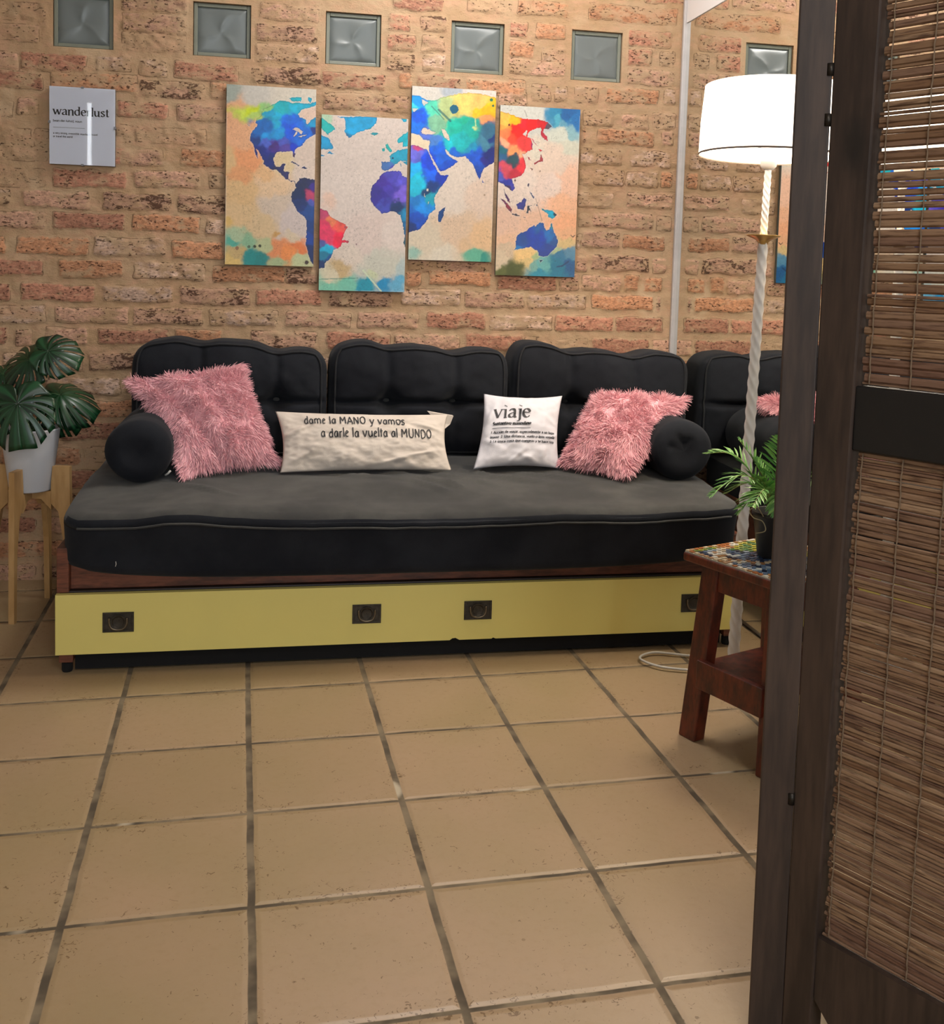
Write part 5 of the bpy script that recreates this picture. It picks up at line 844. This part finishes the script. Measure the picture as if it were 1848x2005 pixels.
for i, (b, td, nn, R, dr, fo) in enumerate(LV):
    bl_ = Vector(b) - OFF; monstera_leaf(bl_, td, nn, R, dr, fo, i)
    r0 = Vector((.012 * math.cos(i * 2.3), .012 * math.sin(i * 2.3), .178)); mid = (r0 + bl_) / 2 + Vector((0, 0, .05))
    tube('stem', smooth_pts([r0, mid, bl_], 8), .0028, stem_m, pl, 7)

# ------------------------------------------------------------------ floor lamp
LX, LY = 1.378, -1.08
lp = tag(empty('floor_lamp', (LX, LY, 0)), 'lit floor lamp with white drum shade and twisted white pole before the mirror', 'lamp')
lp.rotation_euler = (0, math.radians(1.35), 0)
cream = mat('white_enamel', (0.62, 0.59, 0.56), 0.4)
gold = mat('gold_brass', (0.60, 0.40, 0.16), 0.3, 0.9)
lathe('base', [(.0, .002), (.075, .002), (.078, .006), (.074, .014), (.03, .024), (.016, .04), (.0, .04)], cream, lp)
def twisted(name, z0, z1, r0, r1, turns):
    bm = bmesh.new(); n = 20; N = int((z1 - z0) / .006); rings = []
    for i in range(N + 1):
        f = i / N; r = r0 + (r1 - r0) * f; a0 = turns * 2 * PI * f
        rings.append([bm.verts.new((r * (1 - .15 * abs(math.sin(2 * (2 * PI * k / n))) ** .8) * math.cos(2 * PI * k / n + a0), r * (1 - .15 * abs(math.sin(2 * (2 * PI * k / n))) ** .8) * math.sin(2 * PI * k / n + a0), z0 + (z1 - z0) * f)) for k in range(n)])
    for a, b in zip(rings, rings[1:]):
        for k in range(n): bm.faces.new((a[k], a[(k + 1) % n], b[(k + 1) % n], b[k]))
    bm.faces.new(rings[0][::-1]); bm.faces.new(rings[-1]); return bmo(name, bm, cream, lp, True)
twisted('lower_pole', .035, 1.168, .0165, .0135, -7.5); twisted('upper_pole', 1.180, 1.36, .0100, .0095, -2.4)
lathe('drip_dish', [(.012, 1.160), (.014, 1.166), (.020, 1.172), (.042, 1.181), (.044, 1.184), (.040, 1.184), (.010, 1.176), (.0, 1.176)], gold, lp)
lathe('lamp_socket', [(.0, 1.352), (.012, 1.352), (.020, 1.360), (.022, 1.378), (.022, 1.410), (.018, 1.415), (.0, 1.415)], cream, lp)
bulb_m = mat('bulb_glow', (1, .9, .75), 0.4); bb_ = bulb_m.node_tree.nodes['Principled BSDF']; bb_.inputs['Emission Color'].default_value = (1, .80, .55, 1); bb_.inputs['Emission Strength'].default_value = 9
lathe('light_bulb', [(.013, 1.412), (.018, 1.425), (.029, 1.448), (.031, 1.465), (.024, 1.485), (.0, 1.496)], bulb_m, lp)
shm = bpy.data.materials.new('white_lampshade'); shm.use_nodes = True; t = NT(shm); nt = shm.node_tree
dif = t.n('BsdfDiffuse'); dif.inputs[0].default_value = (.85, .83, .80, 1); trn = t.n('BsdfTranslucent'); trn.inputs[0].default_value = (.95, .90, .84, 1)
ms = t.n('MixShader'); ms.inputs[0].default_value = .55; t.l(dif.outputs[0], ms.inputs[1]); t.l(trn.outputs[0], ms.inputs[2])
em = t.n('Emission'); em.inputs[0].default_value = (1, .93, .88, 1); em.inputs[1].default_value = 1.1
ad = t.n('AddShader'); t.l(ms.outputs[0], ad.inputs[0]); t.l(em.outputs[0], ad.inputs[1]); t.l(ad.outputs[0], nt.nodes['Material Output'].inputs[0])
sh = lathe('lampshade', [(.178, 1.386), (.1775, 1.47), (.172, 1.560), (.1705, 1.560), (.176, 1.47), (.1765, 1.386), (.178, 1.386)], shm, lp, n=72)
lathe('shade_trim', [(.1785, 1.3845), (.1798, 1.3865), (.1788, 1.3895), (.1765, 1.3885), (.1755, 1.3865), (.1785, 1.385)], mat('shade_hem', (.10, .07, .05), .7), sh, n=72)
bm = bmesh.new()
for k in range(3):
    a = 2 * PI * k / 3 + .3; addtube(bm, [(.02 * math.cos(a), .02 * math.sin(a), 1.408), (.10 * math.cos(a), .10 * math.sin(a), 1.425), (.176 * math.cos(a), .176 * math.sin(a), 1.40)], .0015, 6)
bmo('shade_spider', bm, cream, sh, True)
bo = bpy.data.objects.new('lamp_bulb_light', bulb); C.objects.link(bo); bo.parent = lp; bo.location = (0, 0, 1.455)
cordp = [(0, .02, .012), (-.03, .06, .006), (-.10, .07, .006), (-.17, .10, .006), (-.20, .16, .006), (-.14, .20, .006), (-.04, .17, .006), (.02, .20, .006), (.05, .30, .006), (.0, .45, .006)]
tube('power_cord', smooth_pts(cordp, 10), .0035, mat('white_cord', (.5, .48, .44), .5), lp, 8)

# ------------------------------------------------------------------ mosaic stool
red = wood('red_brown_wood', '6e2b16', '3e160c', (3, 3, 1), 0.4, 12, coat=.2)
ST = Vector((1.110, -1.352, 0)); e1 = Vector((.931, .365, 0)); e2 = Vector((.391, -.920, 0)); ez = Vector((0, 0, 1)); S_ = .30
stl = tag(empty('mosaic_stool', tuple(ST + (e1 + e2) * S_ / 2)), 'small red-brown wooden stool with a mosaic tiled top, in front of the lamp', 'stool')
O_ = ST + (e1 + e2) * S_ / 2
P = lambda a, b, z: tuple(ST + e1 * a + e2 * b + ez * z - O_)
def hexb(name, a0, a1, b0, b1, z0, z1, mt, par=stl, bev=.002):
    bm = bmesh.new(); addhex(bm, [P(a0, b0, z0), P(a1, b0, z0), P(a1, b1, z0), P(a0, b1, z0), P(a0, b0, z1), P(a1, b0, z1), P(a1, b1, z1), P(a0, b1, z1)])
    if bev: bevel_all(bm, bev)
    return bmo(name, bm, mt, par)
hexb('top_board', 0, S_, 0, S_, .414, .434, red, bev=.004)
# mosaic chips set in grout on the top
grt = mat('pale_grout', (0.42, 0.40, 0.34), 0.8); hexb('mosaic_bed', .003, S_ - .003, .003, S_ - .003, .4341, .4365, grt, bev=0)
mt_ = mat('mosaic_tile', (.3, .3, .3), 0.22); t = NT(mt_); t.l(t.n('Attribute', attribute_name='tcol').outputs['Color'], t.b.inputs['Base Color'])
rs = random.Random(4); Vm = []; Fm = []; Cm = []
def chip_(a, b, w, h, ang, col):
    n0 = len(Vm); q = [(-w, -h), (w, -h * rs.uniform(.6, 1)), (w * rs.uniform(.7, 1), h), (-w, h)]
    for z in (.4366, .4392):
        for x, y in q:
            X_ = a + x * math.cos(ang) - y * math.sin(ang); Y_ = b + x * math.sin(ang) + y * math.cos(ang)
            X_ = min(max(X_, .004), S_ - .004); Y_ = min(max(Y_, .004), S_ - .004); Vm.append(P(X_, Y_, z)); Cm.append(col)
    Fm.extend([(n0 + 4, n0 + 5, n0 + 6, n0 + 7), (n0, n0 + 1, n0 + 5, n0 + 4), (n0 + 1, n0 + 2, n0 + 6, n0 + 5), (n0 + 2, n0 + 3, n0 + 7, n0 + 6), (n0 + 3, n0, n0 + 4, n0 + 7)])
blues = ['3c4c68', '26324a', '5c7088', '8a98a4', '1c2438', '46607c']; grn = ['8c9038', '6c8040', 'a8a040', '507848']; wm = ['a8683c', 'c8b89c', 'b49070', 'd0ccc0', '987048']
N_ = 21
for i in range(N_):
    for j in range(N_):
        a = (i + .5) / N_ * S_; b = (j + .5) / N_ * S_; m_ = min(a, b, S_ - a, S_ - b)
        if m_ < .020: c = rs.choice(wm + ['d8d4c8']) ; ang = 0
        else:
            wv_ = math.sin(a * 28 + 4 * math.sin(b * 16)); ang = math.atan2(math.cos(b * 16) * .9, 1)
            c = rs.choice(blues + ['c4c8c4'] if wv_ > -.85 else wm) if (a < .055 + .9 * b and b > .03) else rs.choice(grn if wv_ > -.5 else wm)
        chip_(a, b, S_ / N_ * .43, S_ / N_ * rs.uniform(.30, .43), ang + rs.uniform(-.2, .2), lin(c))
mo = pyd('mosaic_tiles', Vm, Fm, mt_, stl); at_ = mo.data.attributes.new('tcol', 'FLOAT_COLOR', 'POINT'); at_.data.foreach_set('color', np.array([(*c, 1) for c in Cm], np.float32).ravel())
LT, LB = .032, -.004       # leg inset at the top, splay at the floor
def sleg(sa, sb):
    f = lambda v, s: v if s < 0 else S_ - v
    w = .050; d = .034; bm = bmesh.new(); pts = []
    for z, ins in ((0, LB + .004), (.414, LT)):
        aa0, aa1 = f(ins, sa), f(ins + w if False else ins + d, sa); bb0, bb1 = f(ins * .65 + .01, sb), f(ins * .65 + .01 + w, sb)
        pts += [P(min(aa0, aa1), min(bb0, bb1), z), P(max(aa0, aa1), min(bb0, bb1), z), P(max(aa0, aa1), max(bb0, bb1), z), P(min(aa0, aa1), max(bb0, bb1), z)]
    addhex(bm, pts); bevel_all(bm, .003); return bmo('leg', bm, red, stl)
for sa in (-1, 1):
    for sb in (-1, 1): sleg(sa, sb)
hexb('apron', .034, .052, .055, S_ - .055, .355, .414, red); hexb('apron', S_ - .052, S_ - .034, .055, S_ - .055, .355, .414, red)
hexb('apron', .055, S_ - .055, .034, .052, .355, .414, red); hexb('apron', .055, S_ - .055, S_ - .052, S_ - .034, .355, .414, red)
hexb('lower_shelf', .020, S_ - .020, .040, S_ - .040, .165, .180, red)
hexb('stretcher', .002, .020, .055, S_ - .055, .128, .194, red); hexb('stretcher', S_ - .020, S_ - .002, .055, S_ - .055, .128, .194, red)

# palm in a black pot on the stool
pc = Vector((1.300, -1.425, .4395))
pp = tag(empty('potted_palm', tuple(pc)), 'small bright green palm in a black pot standing on the mosaic stool', 'potted plant')
lathe('pot', [(.0, .001), (.036, .001), (.038, .004), (.051, .094), (.054, .096), (.054, .104), (.048, .104), (.046, .085), (.0, .085)], mat('black_pot', (.008, .008, .009), .45), pp)
lathe('soil', [(.0, .090), (.046, .087)], mat('palm_soil', (.02, .015, .01), .95), pp)
pg = mat('palm_green', (0.10, 0.30, 0.05), 0.45, var=.25, vscale=25); t = NT(pg); gi = t.n('NewGeometry')
t.l(t.mix(gi.outputs['Random Per Island'], (0.055, 0.20, 0.035), (0.22, 0.44, 0.10)), t.b.inputs['Base Color']); t.b.inputs['Transmission Weight'].default_value = 0
sg = mat('palm_stem', (0.22, 0.25, 0.06), .5)
def frond(end, rise, nleaf, ll, seed, z0=.09):
    R = random.Random(seed); b = Vector((R.uniform(-.012, .012), R.uniform(-.012, .012), z0)); e_ = Vector(end); mid = b * .45 + e_ * .55 + Vector((0, 0, rise))
    sp = smooth_pts([b, b * .7 + mid * .3 + Vector((0, 0, rise * .35)), mid, e_], 14); n = len(sp)
    par = tube('frond_stem', sp, [.0022 * (1 - .7 * k / n) for k in range(n)], sg, pp, 6)
    V = []; F = []
    for k in range(nleaf):
        f = .32 + .66 * k / (nleaf - 1); i = min(n - 2, int(f * (n - 1))); p = sp[i]; tg = (sp[i + 1] - sp[i]).normalized(); sd = tg.cross(Vector((0, 0, 1))).normalized(); up = sd.cross(tg)
        for s in (-1, 1):
            L = ll * (math.sin(PI * (.22 + .72 * (f - .32) / .68))) * R.uniform(.85, 1.1); d = (tg * .85 + sd * s * .75 + up * .35 + Vector((R.gauss(0, .08), R.gauss(0, .08), R.gauss(0, .08)))).normalized()
            wd = d.cross(up).normalized(); w = .0034; n0 = len(V)
            q = [p + d * L * t_ + Vector((0, 0, -.25 * L * t_ * t_)) for t_ in (0, .3, .65, 1)]
            for c_, ww in zip(q, (.25, 1, .8, 0.02)): V.append(c_ + wd * w * ww); V.append(c_ - up * .0012 * ww); V.append(c_ - wd * w * ww)
            for j in range(3):
                for m_ in (0, 1): a = n0 + 3 * j + m_; F.append((a, a + 1, a + 4, a + 3))
    pyd('frond_leaflets', V, F, pg, par, False)
W2 = lambda x, y, z: Vector((x, y, z)) - pc
for i, (x, y, z, rise, nl, ll) in enumerate(((1.120, -1.40, .610, .07, 14, .055), (1.150, -1.30, .690, .06, 12, .060), (1.200, -1.36, .735, .02, 12, .060), (1.270, -1.42, .750, .02, 12, .06),
    (1.175, -1.50, .610, .05, 11, .055), (1.340, -1.38, .700, .04, 11, .06), (1.380, -1.50, .640, .06, 11, .055), (1.190, -1.33, .600, .05, 11, .05), (1.30, -1.53, .66, .04, 10, .055), (1.18, -1.42, .575, .05, 12, .05), (1.23, -1.50, .59, .05, 12, .05), (1.215, -1.44, .66, .02, 12, .05), (1.235, -1.38, .69, .02, 12, .055))):
    frond(W2(x + .030, y, z - .035), rise, nl + 5, ll, i)
tube('wire_tie', smooth_pts([(-.046, -.03, .10), (-.06, -.025, .12), (-.075, -.02, .112), (-.07, -.03, .098), (-.05, -.035, .09), (-.045, -.04, .07), (-.062, -.03, .062)], 6), .0012, mat('tan_wire', (.3, .25, .14), .6), pp, 6)

# ------------------------------------------------------------------ folding screen
dk = wood('dark_stained_wood', '45352b', '291e18', (1, 1, .12), 0.55, 22)
t = NT(dk); src = t.b.inputs['Base Color'].links[0].from_socket; tc = t.n('TexCoord').outputs['Object']
mp_ = t.n('Mapping'); mp_.inputs['Scale'].default_value = (1, 1, .45); t.l(tc, mp_.inputs[0])
vs = t.n('VectorMath', operation='DISTANCE'); t.l(mp_.outputs[0], vs.inputs[0]); vs.inputs[1].default_value = (.0175, -.0303, 1.245 * .45)
kd = t.math('ADD', vs.outputs['Value'], t.math('MULTIPLY', t.math('SUBTRACT', t.noise(tc, 60, 4), .5), .012))
t.l(t.mix(t.math('MULTIPLY', t.mapr(kd, .006, .022, 1, 0), .75), src, lin('14100e')), t.b.inputs['Base Color'])
th = math.radians
HX, HY = .8790, -2.3070
def dirv(az): return Vector((math.sin(th(az)), math.cos(th(az)), 0))
bam = mat('bamboo_slat', (.4, .25, .14), 0.55); t = NT(bam); gi = t.n('NewGeometry').outputs['Random Per Island']; tc = t.n('TexCoord').outputs['Object']
mp_ = t.n('Mapping'); mp_.inputs['Scale'].default_value = (1, 1, 14); t.l(tc, mp_.inputs[0])
cr = t.n('ValToRGB'); t.l(gi, cr.inputs[0]); E_ = cr.color_ramp.elements; E_[0].position = 0; E_[0].color = (*lin('8e7058'), 1); E_[1].position = 1; E_[1].color = (*lin('6c4c3c'), 1)
for p_, c_ in ((.25, '84654a'), (.45, '977a5e'), (.62, '74543a'), (.8, '836650')): q = E_.new(p_); q.color = (*lin(c_), 1)
c2 = t.mix(t.mapr(t.noise(mp_.outputs[0], 24, 4, .6), .45, .72), cr.outputs[0], lin('4c3122'))
t.l(c2, t.b.inputs['Base Color'])
cordm = mat('binding_cord', (.17, .115, .07), .8)
def screen_panel(root, d, nrm, w, T_=.030, seed=0, rail_m=dk):
    """d: unit vector away from the hinge, nrm: unit normal toward the viewer side; local frame of the root"""
    SW = .070; sw = lambda z: .0425 + .0135 * z
    Q = lambda s, n_, z: tuple(d * s + nrm * n_ + Vector((0, 0, z)))
    def blk(name, s0, s1, z0, z1, n0=-T_, n1=0.0, mt=dk, bev=.0025):
        bm = bmesh.new(); addhex(bm, [Q(s0, n0, z0), Q(s1, n0, z0), Q(s1, n1, z0), Q(s0, n1, z0), Q(s0, n0, z1), Q(s1, n0, z1), Q(s1, n1, z1), Q(s0, n1, z1)]); bevel_all(bm, bev); return bmo(name, bm, mt, root)
    for s0, s1, t0, t1 in ((0, sw(0), 0, sw(1.8)), (w - sw(0), w, w - sw(1.8), w)):
        bm = bmesh.new(); addhex(bm, [Q(s0, -T_, 0), Q(s1, -T_, 0), Q(s1, 0, 0), Q(s0, 0, 0), Q(t0, -T_, 1.8), Q(t1, -T_, 1.8), Q(t1, 0, 1.8), Q(t0, 0, 1.8)]); bevel_all(bm, .0025); bmo('stile', bm, dk, root)
    blk('top_rail', SW, w - SW, 1.715, 1.795, -.026, -.004); blk('middle_rail', sw(.89) - .001, w - sw(.89) + .001, .851, .936, -.026, -.004, rail_m)
    # scalloped bottom rail
    bm = bmesh.new(); n = 30; top = []; bot = []
    for k in range(n + 1):
        f = k / n; s = sw(.15) + (w - 2 * sw(.15)) * f; g_ = min(f, 1 - f); z = .094 - .070 * math.sin(min(1, g_ / .28) * PI / 2) + .0
        top.append([bm.verts.new(Q(s, q, .181)) for q in (-.004, -.026)]); bot.append([bm.verts.new(Q(s, q, z)) for q in (-.004, -.026)])
    for k in range(n):
        bm.faces.new((bot[k][0], bot[k + 1][0], top[k + 1][0], top[k][0])); bm.faces.new((bot[k + 1][1], bot[k][1], top[k][1], top[k + 1][1]))
        bm.faces.new((top[k][0], top[k + 1][0], top[k + 1][1], top[k][1])); bm.faces.new((bot[k + 1][0], bot[k][0], bot[k][1], bot[k + 1][1]))
    for k in (0, n): bm.faces.new((bot[k][0], top[k][0], top[k][1], bot[k][1]))
    bmo('bottom_rail', bm, dk, root)
    R = random.Random(seed)
    for (z0, z1, open_) in ((.183, .850, 0), (.937, 1.714, 1)):
        V = []; F = []; z = z0
        while z < z1:
            hgt = R.choice((.0035, .005, .0065, .008, .0095)) * (1.25 if open_ else 1)
            gap = R.choice((-.0006, -.0002, .0003)) + (R.choice((.0, .0004, .0010, .0024)) if open_ and z > .98 else 0)
            if z + hgt > z1: break
            s0 = sw(z) + .0015 + R.uniform(0, .006); s1 = w - sw(z) - .0015 - R.uniform(0, .004); nb = -.015 + R.uniform(-.001, .001); rb = hgt / 2; tl = R.uniform(-.0012, .0012); K = 6; n0 = len(V)
            for s, zz in ((s0, z - tl), ((s0 + s1) / 2, z + R.uniform(-.0006, .0006)), (s1, z + tl)):
                for k in range(K):
                    a = 2 * PI * k / K + .5; V.append(Q(s, nb + .0028 * math.cos(a), zz + rb + rb * math.sin(a)))
            for m_ in (0, K):
                for k in range(K): F.append((n0 + m_ + k, n0 + m_ + (k + 1) % K, n0 + m_ + K + (k + 1) % K, n0 + m_ + K + k))
            F.append(tuple(n0 + k for k in range(K))); F.append(tuple(n0 + 2 * K + k for k in range(K)))
            z += hgt + gap
        bl = pyd('bamboo_blind', V, F, bam, root)
        bm = bmesh.new(); s = SW + (.012 if not open_ else .014)
        first = True
        while s < w - SW - .005:
            N3 = 90; pts = [Q(s + (sw(z0) - SW + (sw(z1) - sw(z0)) * k / N3) + .0006 * math.sin(k), -.0112 + .0012 * (k % 2), z0 + .002 + (z1 - z0 - .004) * k / N3) for k in range(N3 + 1)]; addtube(bm, pts, .0010, 4)
            s += .054
        bmo('binding_cord', bm, cordm, bl)
rA = tag(empty('screen_panel', (HX + .0005, HY + .0015, 0)), 'rear leaf of the folding bamboo screen, seen only as a narrow dark post edge', 'room divider', 'hinged leaves of the folding bamboo screen')
rB = tag(empty('screen_panel', (HX + .0055, HY - .001, 0)), 'front leaf of the folding screen, showing its bamboo slats and dark rails', 'room divider', 'hinged leaves of the folding bamboo screen')
dA = dirv(28.4); nA = dirv(-61.6)
# rear leaf lies behind; its edge face (thickness) is seen
screen_panel(rB, dirv(150), dirv(240), .45, seed=2, rail_m=wood('black_rail_wood', '0e0b0a', '070606', (1, 1, 1), 0.5, 20))
off = nA * .0385
rA.location = (HX + off.x, HY + off.y + .001, 0)
screen_panel(rA, dA, nA, .45, T_=.0455, seed=5)
rA.rotation_euler = Matrix.Rotation(-.0010, 3, dA).to_euler()
hgm = mat('dark_hinge', (.03, .025, .02), .4, .8)
for z in (1.337, 1.272, .35):
    bm = bmesh.new(); addlathe(bm, [(.0, 0), (.005, .0005), (.005, .0165), (.0, .017)], (-.0015, .0025, z), 14); bmo('hinge', bm, hgm, rB, True)
